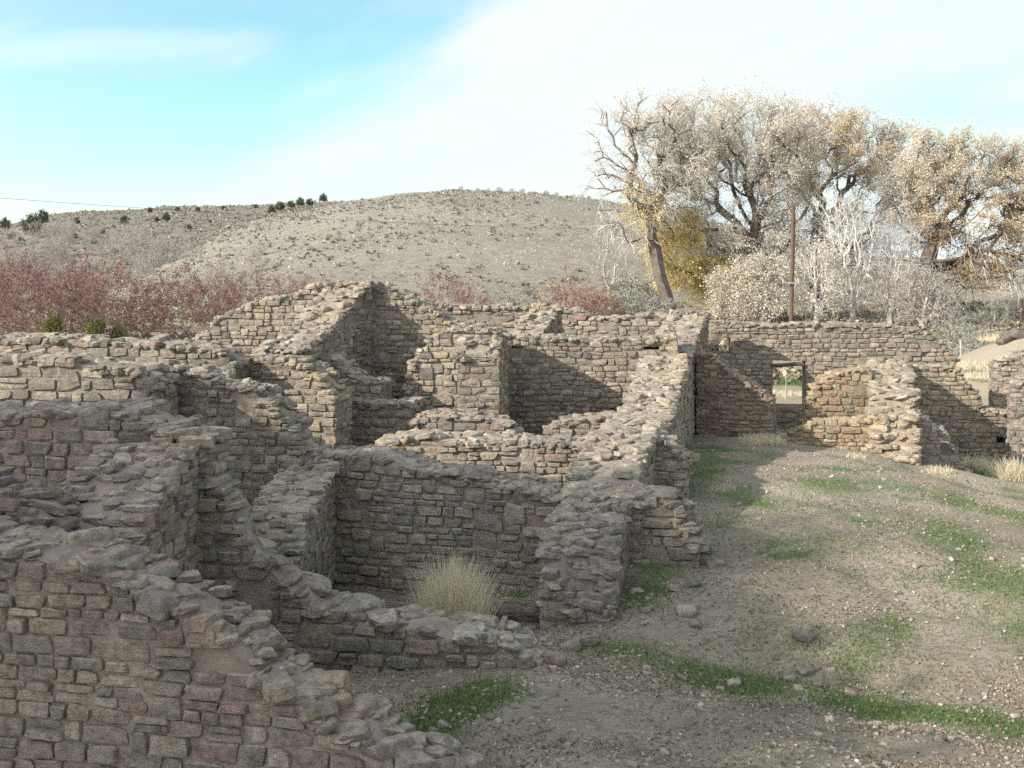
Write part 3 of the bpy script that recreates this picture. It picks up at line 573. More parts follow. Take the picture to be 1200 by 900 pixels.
Wall((1078, 19.3), (1064, 24.9), .85, cprof=[(19.3, 541), (19.55, 530), (19.62, 512), (20.0, 500), (20.08, 488), (20.9, 482), (21.0, 466), (21.8, 456), (21.9, 444), (23.2, 436), (24.9, 424)], zb=-.4, near=True, tint=(1.25, 1.18, 1.08), seed=55, capsize=(.18, .42), cap=1.0, label='pale rubble cross wall with a crumbling end on the right of the mound')
Wall((1074, 20.4), (1138, 20.2), .5, prof=[(1074, 484), (1094, 497), (1108, 508), (1118, 526), (1130, 545), (1138, 560)], zb=-.5, ch=(.09, .16), sl=(.16, .34), tint=BUFF, seed=56, capsize=(.16, .3), cap=.7, label='short coursed wall stepping down to the right of the pale rubble cross wall')
Wall((1060, 24.2), (1222, 23.8), .6, prof=[(1060, 430), (1110, 429), (1122, 434), (1133, 451), (1146, 460), (1147.5, 479), (1164, 480), (1184, 484), (1222, 486)], zb=-.8, ch=(.08, .14), sl=(.14, .34), tint=WARM, seed=57, holes=[(1168, 1179, 511, 518)], capsize=(.14, .28), label='shaded wall with one small dark hole, lower right')
Wall((1165, 24.75), (1260, 24.4), .6, prof=[(1165, 428), (1180, 422), (1200, 414), (1260, 408)], zb=-.6, ch=(.08, .14), sl=(.14, .34), tint=BUFF, seed=58, label='wall with a straight door jamb at the right edge, beside the sandy bank')
Wall((1184, 22.4), (1250, 22.1), .5, prof=[(1184, 462), (1192, 450), (1202, 442), (1250, 430)], zb=-.6, ch=(.08, .14), sl=(.14, .34), tint=BUFF, seed=59, label='sunlit wall stump cut by the right edge, nearer than the door jamb wall')

# ------------------------------------------------------------------ vegetation tools
def quads(acc, C, size, rng, aspect=(.6, 1.0), mat=0, up=0.0):
    """random little leaf quads"""
    N = len(C); a = rng.normal(size=(N, 3)); a[:, 2] *= (1 - up); a /= np.linalg.norm(a, axis=1)[:, None]; b = rng.normal(size=(N, 3)); b -= (a * b).sum(1)[:, None] * a; b /= np.linalg.norm(b, axis=1)[:, None]
    s_ = (size * rng.uniform(.6, 1.25, N))[:, None] / 2; t_ = s_ * rng.uniform(*aspect, N)[:, None]
    V = np.stack([C - a * s_, C + b * t_, C + a * s_, C - b * t_], 1).reshape(-1, 3)
    acc.add(V, np.arange(4 * N).reshape(N, 4), mat)
def tubes(acc, A, B, ra, rb, sides=4):
    A = np.asarray(A, float); B = np.asarray(B, float); N = len(A)
    if N == 0: return
    ax = B - A; L = np.linalg.norm(ax, axis=1); ax /= np.maximum(L, 1e-6)[:, None]
    up = np.where(np.abs(ax[:, 2:3]) < .9, np.array([[0, 0, 1.]]), np.array([[1., 0, 0]])); e1 = np.cross(ax, up); e1 /= np.linalg.norm(e1, axis=1)[:, None]; e2 = np.cross(ax, e1)
    th = np.arange(sides) / sides * 2 * math.pi; ring = e1[:, None] * np.cos(th)[None, :, None] + e2[:, None] * np.sin(th)[None, :, None]
    ra = np.broadcast_to(ra, N); rb = np.broadcast_to(rb, N)
    V = np.concatenate([A[:, None] + ring * ra[:, None, None], B[:, None] + ring * rb[:, None, None]], 1)
    j = np.arange(sides); j2 = (j + 1) % sides; q = np.stack([j, j2, j2 + sides, j + sides], 1)
    acc.add(V.reshape(-1, 3), (q[None] + (np.arange(N) * 2 * sides)[:, None, None]).reshape(-1, 4))
def skeleton(trunk, pts, bf=.35, tip=.025, expo=2.25, maxr=.5, rng=None, gnarl=.10):
    """branches grown to reach every point from a trunk polyline; returns segments and the tip nodes"""
    P = [np.array(p, float) for p in trunk]; par = [-1] + list(range(len(trunk) - 1)); path = [0.0]
    for i in range(1, len(P)): path.append(path[-1] + np.linalg.norm(P[i] - P[i - 1]))
    root = P[0]; order = np.argsort(np.linalg.norm(pts - P[-1], axis=1)); NP = np.zeros((len(P) + len(pts) * 3 + 5, 3)); NL = np.zeros(len(NP)); n = len(P); NP[:n] = P; NL[:n] = path; lo = 1 if len(trunk) < 4 else 2
    for k in order:
        p = pts[k]; d = np.linalg.norm(NP[lo:n] - p, axis=1); j = int(np.argmin(d + bf * NL[lo:n])) + lo; dd = d[j - lo]
        # one or two kinked intermediate nodes
        steps = 1 if dd < 1.0 else (2 if dd < 3 else 3); prev = j
        for q in range(1, steps + 1):
            t = q / steps; c = NP[j] * (1 - t) + p * t
            if q < steps: c = c + rng.normal(0, gnarl * dd, 3)
            NP[n] = c; NL[n] = NL[prev] + np.linalg.norm(c - NP[prev]); par.append(prev); prev = n; n += 1
            if n >= len(NP): break
    NP = NP[:n]; par = np.array(par); w_ = np.zeros(n); kids = np.zeros(n, int)
    for i in range(n - 1, 0, -1):
        if kids[i] == 0: w_[i] += tip ** expo
        w_[par[i]] += w_[i]; kids[par[i]] += 1
    r = np.maximum(w_, 1e-12) ** (1 / expo); r0 = r[1]; r = r * (maxr / r0) ** np.clip(np.log(np.maximum(r, tip) / tip) / math.log(max(r0 / tip, 1.01)), 0, 1); tips = np.nonzero(kids == 0)[0]
    return NP, par, r, tips
def ell(spec, rng, Y):
    """points in pixel-sized ellipsoids: (u,v,ru,rv,n) at distance Y"""
    out = []
    for (u, v, ru, rv, n) in spec:
        d = rng.normal(size=(n, 3)); d /= np.linalg.norm(d, axis=1)[:, None]; d *= rng.uniform(.25, 1, (n, 1)) ** .5; c = at(u, v, Y)
        out.append(c + d * np.array([ru, ru * .85, rv]) * Y / F)
    return np.concatenate(out)
def twigs(acc, base, out, n, length, r, rng, droop=0.0, seg=2, side=3, spread=.75):
    """n curved twigs on each base; returns points along them"""
    B = np.repeat(base, n, 0); D = np.repeat(out, n, 0) + rng.normal(0, spread, (len(B), 3)); D /= np.linalg.norm(D, axis=1)[:, None]
    L = rng.uniform(.4, 1, len(B)) * length; pts = []
    for k in range(seg):
        E = B + D * (L / seg)[:, None]; tubes(acc, B, E, r * (1 - k / seg * .6), r * (1 - (k + 1) / seg * .6), side); pts += [(B + E) / 2, E]
        B = E; D = D + rng.normal(0, .28, D.shape); D[:, 2] -= droop; D /= np.linalg.norm(D, axis=1)[:, None]
    return np.concatenate(pts)
GR_TREE = 'big cottonwoods behind the ruin'
def big_tree(name, label, trunk, spec, Y, leaf_sets, bark, seed, ntw=5, tw_len=1.9, tw_r=.016, leaf=.115, cat='tree', group=None, bf=.35, tip=.03, base_r=.55, droop=.10, spread=.7, sides=6):
    """leaf_sets: [(material, fraction of points, (u,v,ru,rv) region or None, count, child name)]"""
    rng = np.random.default_rng(seed); tr = [at(u, v, Y + dy) for u, v, dy in trunk]; tr[0][2] = gz(tr[0][0], tr[0][1]) - .2; NT = len(trunk)
    pts = ell(spec, rng, Y); NP, par, r, tips = skeleton(tr, pts, bf=bf, tip=tip, rng=rng, maxr=base_r)
    base = (tr[0][0], tr[0][1], tr[0][2] + .2); root = empty(name, base, label, cat, group)
    a = Acc(); i = np.arange(1, len(NP)); A = NP[par[i]]; B = NP[i]; dd = B - A; dd /= np.maximum(np.linalg.norm(dd, axis=1)[:, None], 1e-6)
    tubes(a, A - dd * r[i][:, None] * .3, B, np.minimum(r[par[i]], r[i] * 1.35), r[i], sides); a.build('trunk', bark, root, loc=base)
    cen = pts.mean(0); allb = NP[len(tr):]; out = allb - cen; out /= np.linalg.norm(out, axis=1)[:, None]; out[:, 2] += .25
    tw = Acc(); tp = twigs(tw, allb, out, ntw, tw_len, tw_r, rng, droop, spread=spread); tw.build('twigs', BARK_PALE if bark in (BARK, BARK_PALE) else BARK_GREY, root, loc=base)
    uu = 600 + F * tp[:, 0] / tp[:, 1]; vv = HOR - F * (tp[:, 2] - H) / tp[:, 1]; clump = vnoise(tp, seed, 2, .55)
    for (mat, reg, count, cname, thr) in leaf_sets:
        ok = clump > thr
        if reg: ok &= sum((((uu - a_) / c_) ** 2 + ((vv - b_) / d_) ** 2 < 1 + .5 * clump) for a_, b_, c_, d_ in reg) > 0
        I = np.nonzero(ok)[0]
        if len(I) == 0: continue
        I = rng.choice(I, count); la = Acc(); quads(la, tp[I] + rng.normal(0, .13, (count, 3)), leaf, rng); la.build(cname, mat, root, loc=base)
    return root

# ------------------------------------------------------------------ cottonwoods behind the ruin
big_tree('cottonwood_tree', 'tall leaning cottonwood with a mostly leafless top, leftmost of the big trees', [(790, 372, 0), (783, 352, 0), (773, 322, 0), (767, 290, .5), (763, 262, .5)],
  [(725, 170, 42, 52, 60), (765, 150, 48, 42, 70), (715, 225, 28, 35, 22), (760, 220, 42, 50, 50), (735, 265, 30, 30, 16), (800, 190, 40, 70, 50)], 75,
  [(LEAF_TAN, [(785, 195, 55, 75)], 12000, 'foliage', -.1), (LEAF_YEL, [(752, 244, 26, 30)], 1900, 'yellow_foliage', -.2), (LEAF_TAN, None, 2200, 'sparse_foliage', .1)], BARK, 101, ntw=7, tw_len=1.8, tw_r=.015, base_r=.46)
big_tree('cottonwood_tree', 'broad cottonwood with spreading dark limbs and pale leaves, a yellow skirt at its lower left', [(912, 376, 0), (908, 345, 0), (900, 318, 0), (884, 292, 0), (868, 268, .5)],
  [(835, 158, 64, 48, 100), (885, 175, 62, 62, 110), (925, 165, 35, 40, 35), (800, 235, 50, 50, 60), (850, 245, 60, 50, 70), (915, 220, 42, 60, 60), (800, 298, 42, 42, 50), (850, 325, 40, 38, 50), (905, 300, 45, 45, 40), (885, 345, 35, 28, 30)], 78,
  [(LEAF_TAN, None, 90000, 'foliage', -.3), (LEAF_YEL, [(782, 290, 40, 60), (832, 338, 46, 36)], 30000, 'yellow_foliage', -.5)], BARK, 102, ntw=8, tw_len=1.8, tw_r=.015, base_r=.75)
big_tree('cottonwood_tree', 'tall cottonwood with orange tan tufts at its top, just right of the brown pole', [(962, 378, 0), (958, 345, 0), (955, 310, 0), (958, 270, 0), (965, 235, 0)],
  [(962, 160, 42, 34, 55), (1010, 175, 42, 42, 55), (935, 185, 35, 50, 45), (975, 225, 50, 45, 50), (1030, 220, 42, 50, 55), (950, 290, 35, 45, 25), (990, 280, 45, 40, 30), (1050, 170, 25, 30, 20), (990, 325, 45, 45, 35)], 84,
  [(LEAF_ORG, [(965, 158, 48, 36), (1030, 185, 30, 40), (945, 215, 20, 40)], 19000, 'orange_foliage', -.35), (LEAF_TAN, None, 46000, 'foliage', -.35)], BARK, 103, ntw=7, tw_len=1.7, tw_r=.016, base_r=.6)
big_tree('cottonwood_tree', 'spreading cottonwood at the right edge with dark crooked limbs and brown ochre leaves low down', [(1092, 382, 0), (1086, 350, 0), (1082, 322, 0), (1092, 290, 0), (1098, 262, 0)],
  [(1085, 190, 48, 38, 70), (1140, 192, 60, 38, 85), (1200, 205, 50, 45, 80), (1060, 235, 30, 45, 30), (1060, 305, 35, 42, 30), (1115, 300, 50, 45, 40), (1090, 245, 45, 45, 50), (1155, 255, 55, 45, 60), (1210, 270, 40, 50, 45), (1155, 315, 48, 36, 45), (1120, 335, 34, 24, 18), (1205, 325, 34, 30, 20)], 80,
  [(LEAF_TAN, [(1130, 205, 120, 72)], 68000, 'foliage', -.3), (LEAF_BRN, [(1150, 298, 46, 40), (1180, 265, 40, 40), (1105, 262, 34, 30)], 16000, 'brown_foliage', -.5), (LEAF_ORG, [(1150, 225, 90, 50)], 9000, 'orange_foliage', -.1)], BARK, 104, ntw=7, tw_len=1.7, tw_r=.017, base_r=.7)
# pale bare willows and brush in front of the trunks
def willow(u, v, top, width, Y, seed, label, bark=BARK_PALE, n=150, leafmat=None, nleaf=0, name='bare_willow', r=.012, group=None, ntw=5):
    rng = np.random.default_rng(seed); h = v - top
    return big_tree(name, label, [(u, v, 0), (u + rng.normal(0, 2), v - h * .08, 0)], [(u, v - h * .55, width * .45, h * .32, n // 3), (u + rng.normal(0, width * .1), v - h * .78, width * .40, h * .20, n // 3), (u, v - h * .33, width * .5, h * .22, n // 3)], Y,
      [(leafmat, None, nleaf, 'foliage', -.2)] if leafmat else [], bark, seed, ntw=ntw, tw_len=1.3, tw_r=r, bf=.75, tip=.022, base_r=.22, droop=-.10, spread=.55, leaf=.13, cat='shrub', group=group, sides=4)
willow(1000, 378, 228, 92, 74, 111, 'tall white barked bare willow with fine upright branches, right of the brown pole', n=210)
willow(1045, 380, 255, 78, 73, 112, 'bare grey willow between the white willow and the crooked right hand cottonwood', n=170, bark=BARK_GREY)
willow(955, 378, 285, 60, 72, 113, 'low bare willow with tan leaves at the foot of the brown pole', n=110, bark=BARK_PALE, leafmat=LEAF_TAN, nleaf=2400)
willow(895, 378, 300, 70, 72, 114, 'tan leafy brush below the broad cottonwood', n=130, bark=BARK_GREY, leafmat=LEAF_TAN, nleaf=8500)
willow(862, 374, 322, 56, 73, 115, 'low pale yellow tan brush under the yellow skirt of the broad cottonwood', n=100, bark=BARK_GREY, leafmat=LEAF_TAN, nleaf=2600)
willow(1082, 384, 322, 70, 71, 116, 'tangled grey brush at the foot of the crooked right hand cottonwood', n=120, bark=BARK_GREY, leafmat=LEAF_GREY, nleaf=1500)
willow(1190, 372, 300, 60, 100, 117, 'hazy grey bush at the right edge behind the ochre leaves', n=90, bark=BARK_GREY, leafmat=LEAF_GREY, nleaf=1200)
willow(715, 345, 262, 60, 100, 118, 'faint bare bush left of the leaning cottonwood', n=80, bark=BARK_GREY, r=.010)

# ------------------------------------------------------------------ unseen trees added left of frame, crowns shaped to shade the foreground
def shade_tree(x, y, crown, seed, n, nleaf, label, leaf=.34):
    rng = np.random.default_rng(seed); z0 = gz(x, y); pts = []
    for (cx, cy, cz, r_) in crown:
        d = rng.normal(size=(n, 3)); d /= np.linalg.norm(d, axis=1)[:, None]; pts.append(np.array([cx, cy, cz]) + d * rng.uniform(.2, 1, (n, 1)) ** .4 * r_)
    pts = np.concatenate(pts); tr = [np.array([x, y, z0 - .3]), np.array([x + .1, y, z0 + 2]), np.array([x, y + .2, z0 + 4.5])]
    NP, par, r, tips = skeleton(tr, pts, rng=rng, tip=.02, maxr=.5); base = (x, y, z0); root = empty('cottonwood_tree', base, label, 'tree')  # root of an added shade caster, not one of the visible cottonwoods
    a = Acc(); i = np.arange(1, len(NP)); tubes(a, NP[par[i]], NP[i], np.minimum(r[par[i]], r[i] * 1.3), r[i], 6); a.build('trunk', BARK, root, loc=base)
    tw = Acc(); o = NP[3:] - pts.mean(0); o /= np.linalg.norm(o, axis=1)[:, None]; tp = twigs(tw, NP[3:], o, 4, 1.3, .012, rng); tw.build('twigs', BARK, root, loc=base)
    gx = tp[:, 0] - SUN[0] / SUN[2] * (tp[:, 2] - .6); tp = tp[gx < 1.9]  # drops leaves whose shadow would land out on the mound
    I = rng.integers(0, len(tp), nleaf); la = Acc(); quads(la, tp[I] + rng.normal(0, .3, (nleaf, 3)), leaf, rng, aspect=(.8, 1)); la.build('foliage', LEAF_TAN, root, loc=base)
def shade_at(targets, t): return [tuple(np.array(p) + SUN * t) + (r_,) for (*p, r_) in targets]
shade_tree(-20, -2, shade_at([(-4.5, 7.4, 1.8, 2.3), (-3.6, 9.8, 1.6, 1.7), (-1.9, 8.0, .8, 1.7), (-6.8, 8.8, 1.8, 1.8), (-1.5, 6.5, 1, 1.8)], 21), 131, 70, 11000, 'unseen leafy tree added beyond the left edge to shade the foreground walls')
shade_tree(-16, 3, shade_at([(-.6, 11.4, 1.2, 1.7), (.9, 10.6, .8, 1.1), (-2.4, 11.8, .8, 1.3), (1.0, 12.0, 1.2, 1.1)], 20), 132, 60, 5200, 'smaller unseen tree added beyond the left edge to shade the straw clump room')

# ------------------------------------------------------------------ surface finder for far things
def hit(u, v, lo=40, hi=650):
    Ys = np.linspace(lo, hi, 2500); x = (u - 600) / F * Ys; ray = H - (v - HOR) * Ys / F
    s_ = np.maximum(ground_z(x, Ys, False), np.where(Ys > 95, np.where(Ys < 420, MAIN(x, Ys), -99), -99)); s_ = np.maximum(s_, np.where((Ys > 140) & (Ys < 690), FARH(x, Ys), -99))
    k = np.nonzero(s_ >= ray)[0]
    if len(k) == 0: k = [int(np.argmin(ray - s_))]
    return np.array([x[k[0]], Ys[k[0]], s_[k[0]]])
def ground_at(u, Y): x = (u - 600) / F * Y; return np.array([x, Y, gz(x, Y)])

# ------------------------------------------------------------------ bushes (prototypes + copies)
def bush_proto(name, label, cat, group, mat, bark, seed, h, wd, nst, nleaf, leaf, squat=.5, tw=4, twl=.45, twr=.008, crown='foliage', upright=.2):
    rng = np.random.default_rng(seed); root = empty(name, (0, 0, 0), label, cat, group)
    d = rng.normal(size=(nst, 3)); d /= np.linalg.norm(d, axis=1)[:, None]; d *= rng.uniform(.35, 1, (nst, 1)) ** .5; pts = np.array([0, 0, h * squat]) + d * np.array([wd / 2, wd / 2, h * .5]); pts[:, 2] = np.maximum(pts[:, 2], .12 * h)
    pts += rng.normal(0, .05 * h, pts.shape) * (rng.random((nst, 1)) < .4) * 2
    NP, par, r, tips = skeleton([np.array([0, 0, -.1]), np.array([0, 0, .06 * h])], pts, bf=.8, tip=.008, rng=rng, maxr=.06)
    a = Acc(); i = np.arange(1, len(NP)); tubes(a, NP[par[i]], NP[i], np.minimum(r[par[i]], r[i] * 1.3), r[i], 4); o = NP[2:] - np.array([0, 0, h * .2]); o /= np.linalg.norm(o, axis=1)[:, None]; o[:, 2] += upright
    tp = twigs(a, NP[2:], o, tw, twl, twr, rng, -.05, spread=.5); a.build('branches', bark, root)
    if nleaf:
        I = rng.integers(0, len(tp), nleaf); la = Acc(); quads(la, tp[I] + rng.normal(0, .05 * h ** .5, (nleaf, 3)), leaf, rng); la.build(crown, mat, root)
    root['_proto'] = 1; return root
def juniper_proto(seed, mat=LEAF_JUN, label='', cone=.0, n=2600, leaf=.26):
    rng = np.random.default_rng(seed); root = empty('juniper_tree', (0, 0, 0), label, 'tree', 'junipers on the far slope'); h, wd = 4.0, 3.6
    a = Acc(); tubes(a, [[0, 0, -.4], [0, 0, .8]], [[0, 0, .8], [.1, 0, 2.6]], [.22, .16], [.16, .05], 6); a.build('trunk', BARK, root)
    m_ = 46; d = rng.normal(size=(m_, 3)); d /= np.linalg.norm(d, axis=1)[:, None]; c = np.array([0, 0, h * .52]) + d * rng.uniform(.5, 1, (m_, 1)) * np.array([wd / 2, wd / 2, h * .46]); c[:, :2] *= (1 - cone * (c[:, 2:3] / h))
    k = rng.integers(0, m_, n); la = Acc(); quads(la, c[k] + rng.normal(0, .27, (n, 3)), leaf, rng); la.build('crown', mat, root); root['_proto'] = 1; return root
def place(proto, P, scale, rz, label=None, group=None, sink=.05, wscale=1.0):
    if '_proto' in proto.keys(): del proto['_proto']; c = proto
    else: c = copy_tree(proto)
    c.location = (P[0], P[1], P[2] - sink); c.scale = (scale * wscale, scale * wscale, scale); c.rotation_euler = (0, 0, rz)
    if label: c['label'] = label
    if group: c['group'] = group
    return c
rng = np.random.default_rng(7)
GRED = 'red twigged shrubs behind the left wall'
reds = [bush_proto('red_shrub', 'x', 'shrub', GRED, LEAF_RED, BARK_RED, 201 + k, 4.4, 3.8, 110, 3000, .10, twl=.8, twr=.011, tw=5) for k in range(3)]
REDS = [(-12, 58, 1.10, 'tallest red shrub, cut by the left edge'), (38, 56, .96, 'red shrub standing above the smallest round juniper at left'), (78, 60, .86, 'low red shrub between the two small junipers'), (128, 57, 1.00, 'bushy brick red shrub directly behind the wider small juniper'),
        (170, 60, .80, 'dull red shrub right of the small junipers'), (212, 58, .90, 'red shrub just left of the foot of the bright stepped wall'), (252, 63, .80, 'red shrub half hidden by the lowest steps of the bright stepped wall'), (292, 66, .88, 'red shrub peeping over the middle of the bright stepped wall'), (20, 66, 1.05, 'faded red shrub behind the tallest one at the left edge'), (98, 68, 1.02, 'faded red shrub in the second row above the wider juniper'), (335, 74, .80, 'small red shrub near the top of the bright stepped wall')]
for k, (u, Y, s_, lb) in enumerate(REDS): place(reds[k % 3], ground_at(u, Y), s_, rng.uniform(0, 6), lb)
rust = bush_proto('rust_shrub', 'rust brown shrub showing above the far back wall', 'shrub', None, LEAF_RUST, BARK_RED, 211, 3.6, 4.4, 150, 4200, .10, twl=.7, twr=.010, tw=5)
place(rust, ground_at(672, 58), .92, 0, 'rounded rust brown shrub just above the far walls, left of the leaning cottonwood')
place(rust, ground_at(700, 60), .72, 2, 'smaller rust and olive shrub right of the rounded rust shrub')
place(reds[1], ground_at(517, 60), .84, 2, 'pinkish red shrub showing above the walls right of the highest corner', 'red shrubs beyond the far walls')
place(reds[2], ground_at(556, 58), .62, 1, 'low pinkish shrub beside the taller one above the far walls', 'red shrubs beyond the far walls')
place(reds[0], ground_at(365, 70), .72, 4, 'orange red shrub top just behind the highest stepped wall', 'red shrubs beyond the far walls')
GG = 'grey brush on the left slope'
greys = [bush_proto('grey_brush', 'x', 'shrub', GG, LEAF_GREY, BARK_GREY, 221 + k, 4.2, 4.4, 90, 1100, .14, twl=1.0, twr=.014, tw=5) for k in range(2)]
rgp = np.random.default_rng(77)
GP = [(rgp.uniform(-10, 205), v, 1) for v in np.linspace(276, 345, 34)] + [(rgp.uniform(190, 330), v, .6) for v in np.linspace(300, 345, 6)]
for k, (u, v, s_) in enumerate(GP):
    P = hit(u, v, 85); place(greys[k % 2], P, s_ * rgp.uniform(.8, 1.35) * (.55 + P[1] / 450), rgp.uniform(0, 6), 'tangled grey leafless bush on the slope behind the red shrubs')
GS = 'sage bushes at the foot of the rocky hill'
sages = [bush_proto('sage_bush', 'x', 'shrub', GS, LEAF_SAGE, BARK_GREY, 231 + k, 1.7, 2.6, 90, 2600, .085, twl=.35, twr=.006, tw=4) for k in range(2)]
for k, (u, Y, s_, lb) in enumerate([(258, 84, 1.6, 'olive green tall sage bush above the middle red shrubs'), (445, 80, 1.5, None), (470, 86, 1.1, None), (585, 80, 1.1, None), (620, 84, 1.3, None), (612, 70, .9, None), (735, 78, 1.7, 'dark sage bush left of the leaning cottonwood trunks'), (752, 80, 1.5, None), (722, 62, 1.3, None), (748, 60, 1.35, None), (775, 63, 1.2, None), (640, 72, 1.0, None), (335, 90, 1.2, None), (1150, 42, .8, 'pale sage bush beside the sandy bank on the right'), (1138, 48, .8, None), (1120, 60, .9, None), (1165, 70, 1.0, None)]):
    place(sages[k % 2], ground_at(u, Y), s_, rng.uniform(0, 6), lb or 'silvery sage bush at the foot of the rocky hill')
juns = [juniper_proto(241 + k, label='x', cone=c_) for k, c_ in enumerate((0, .25, .5))]
JP = [(6, 270, 1.15, 0), (38, 276, 1.9, 0), (50, 262, 1.25, 0), (67, 279, .85, 2), (146, 264, .95, 0), (184, 260, .6, 2), (195, 259, .8, 0), (171, 278, .6, 2), (181, 279, .72, 1), (206, 284, .65, 0), (90, 262, .6, 0), (318, 250, .75, 0), (328, 247, .9, 0), (341, 244, .75, 0), (352, 242, .85, 0), (363, 241, .7, 0), (379, 237, .8, 0), (175, 292, .55, 0), (134, 300, .8, 0), (232, 248, .5, 0), (262, 246, .45, 0), (300, 245, .5, 0), (208, 248, .5, 0), (176, 249, .55, 1), (110, 286, .6, 0), (158, 300, .5, 2), (24, 288, .9, 1), (64, 296, .7, 0), (222, 268, .5, 0), (246, 262, .45, 2), (120, 274, .5, 1), (88, 279, .55, 0), (196, 296, .5, 2), (14, 282, .8, 0)]
for u, v, s_, k in JP:
    P = hit(u, v, 100); dist = P[1]
    place(juns[k], P, s_ * dist / 370, rng.uniform(0, 6), 'dark round juniper on the far brushy slope' if v > 252 else 'tiny dark juniper on the skyline of the far slope', None, sink=.3)
for u, Y, s_, cn, lb in ((62, 44, .56, .7, 'small bright green cone shaped juniper above the left wall'), (114, 43, .54, .5, 'wider bright green juniper above the left wall'), (140, 43.5, .42, .4, 'low bright green juniper touching the right side of the wider one')):
    j = juniper_proto(250 + int(u), LEAF_OLIVE, lb, cn, n=3600, leaf=.15); place(j, ground_at(u, Y), s_ * 1.05, u, lb, 'small junipers above the left wall', wscale=.72)
# skyline shrubs of the rocky hill
for k, u in enumerate([540, 560, 572, 585, 600, 612, 628, 640, 652, 664, 672, 681, 690, 706]):
    Ys = np.linspace(150, 400, 400); x = (u - 600) / F * Ys; ap = HOR - (MAIN(x, Ys) - H) * F / Ys; q = int(np.argmin(ap)); P = np.array([x[q], Ys[q], MAIN(x[q:q+1], Ys[q:q+1])[0]])
    place(sages[k % 2], P, rng.uniform(.2, .65), rng.uniform(0, 6), 'tiny grey green bush on the skyline of the rocky hill', 'bushes on the skyline of the rocky hill')

# ------------------------------------------------------------------ uncountable cover of the hills
def hill_cover():
    rng = np.random.default_rng(301); n = 34000; u = rng.uniform(60, 1000, n); Y = 105 + (300 - 105) * rng.random(n) ** .8; x = (u - 600) / F * Y
    z = MAIN(x, Y); k = vnoise(np.c_[x, Y], 3, 3, 1 / 14.0); ok = (z > .3) & (k > rng.uniform(-.6, .5, n)); x, Y, z = x[ok], Y[ok], z[ok]
    s_ = rng.uniform(.06, .20, len(x)) * rng.uniform(.6, 1.7, len(x)) * (Y / 200) ** .5; a = Acc(); stones(a, np.c_[x, Y, z + s_ * .1], np.c_[s_ * 1.3, s_, s_ * .75], np.eye(3), T_FAR, rng, .5)
    tag(a.build('hill_rocks', ROCK), kind='stuff', label='pale broken rocks covering the hillside', cat='rocks')
    for fn, nm, lo, hi, U0, U1, n, sz, lb in ((MAIN, 'hill_sagebrush', 100, 290, 40, 1100, 14000, .26, 'low sagebrush scattered over the rocky hill'), (FARH, 'slope_brush', 150, 440, -60, 520, 16000, .38, 'grey brush covering the far slope')):
        u = rng.uniform(U0, U1, n); Y = lo + (hi - lo) * rng.random(n) ** .8; x = (u - 600) / F * Y; z = fn(x, Y); k = vnoise(np.c_[x, Y], 12, 3, 1 / 22.0); ok = (z > .2) & (k > rng.uniform(-.45, .55, n)); x, Y, z = x[ok], Y[ok], z[ok]
        m_ = 13; C = np.repeat(np.c_[x, Y, z], m_, 0); r_ = np.repeat(np.minimum(np.exp(rng.normal(-.25, .5, len(x))), 1.7) * sz, m_); d = rng.normal(0, .45, C.shape); d[:, 2] = np.abs(d[:, 2]) + .1; a = Acc(); quads(a, C + d * r_[:, None], 1.0 * r_, rng); tag(a.build(nm, LEAF_SAGE if fn is MAIN else LEAF_GREY), kind='stuff', label=lb, cat='sagebrush')
hill_cover()
def meadow_cover():
    rng = np.random.default_rng(305); n = 16000; Y = 36 + 95 * rng.random(n) ** .9; u = rng.uniform(-40, 1240, n); x = (u - 600) / F * Y; k = vnoise(np.c_[x, Y], 5, 3, 1 / 7.0); ok = (k > -.1) & (np.hypot((x - 18.5), (Y - 35)) > 6); x, Y = x[ok], Y[ok]; z = ground_z(x, Y)
    m_ = 7; r_ = np.repeat(rng.uniform(.12, .38, len(x)), m_); C = np.repeat(np.c_[x, Y, z], m_, 0); d = rng.normal(0, .5, C.shape); d[:, 2] = np.abs(d[:, 2]) * .8; a = Acc(); quads(a, C + d * r_[:, None], .26, rng, up=.0); tag(a.build('meadow_grass', LITTER), kind='stuff', label='dry grass and low brush on the flat beyond the ruin', cat='dry grass')
meadow_cover()

# ------------------------------------------------------------------ ground cover near the camera
def blades(acc, C, h, wd, rng, lean=.35, seg=2):
    N = len(C); a = rng.uniform(0, 2 * math.pi, N); side = np.c_[np.cos(a), np.sin(a), np.zeros(N)]; dr = np.c_[rng.normal(0, lean, (N, 2)), np.ones(N)]; dr /= np.linalg.norm(dr, axis=1)[:, None]
    h = np.broadcast_to(h, N) * rng.uniform(.5, 1.1, N); rows = []; c = C.copy(); out = dr.copy()
    for k in range(seg + 1):
        ww = wd * (1 - .85 * k / seg); rows.append(c - side * ww / 2); rows.append(c + side * ww / 2)
        c = c + out * (h / seg)[:, None]; out[:, :2] *= 1.5; out /= np.linalg.norm(out, axis=1)[:, None]
    V = np.stack(rows, 1); q = np.array([[2 * k, 2 * k + 1, 2 * k + 3, 2 * k + 2] for k in range(seg)])
    acc.add(V.reshape(-1, 3), (q[None] + (np.arange(N) * 2 * (seg + 1))[:, None, None]).reshape(-1, 4))
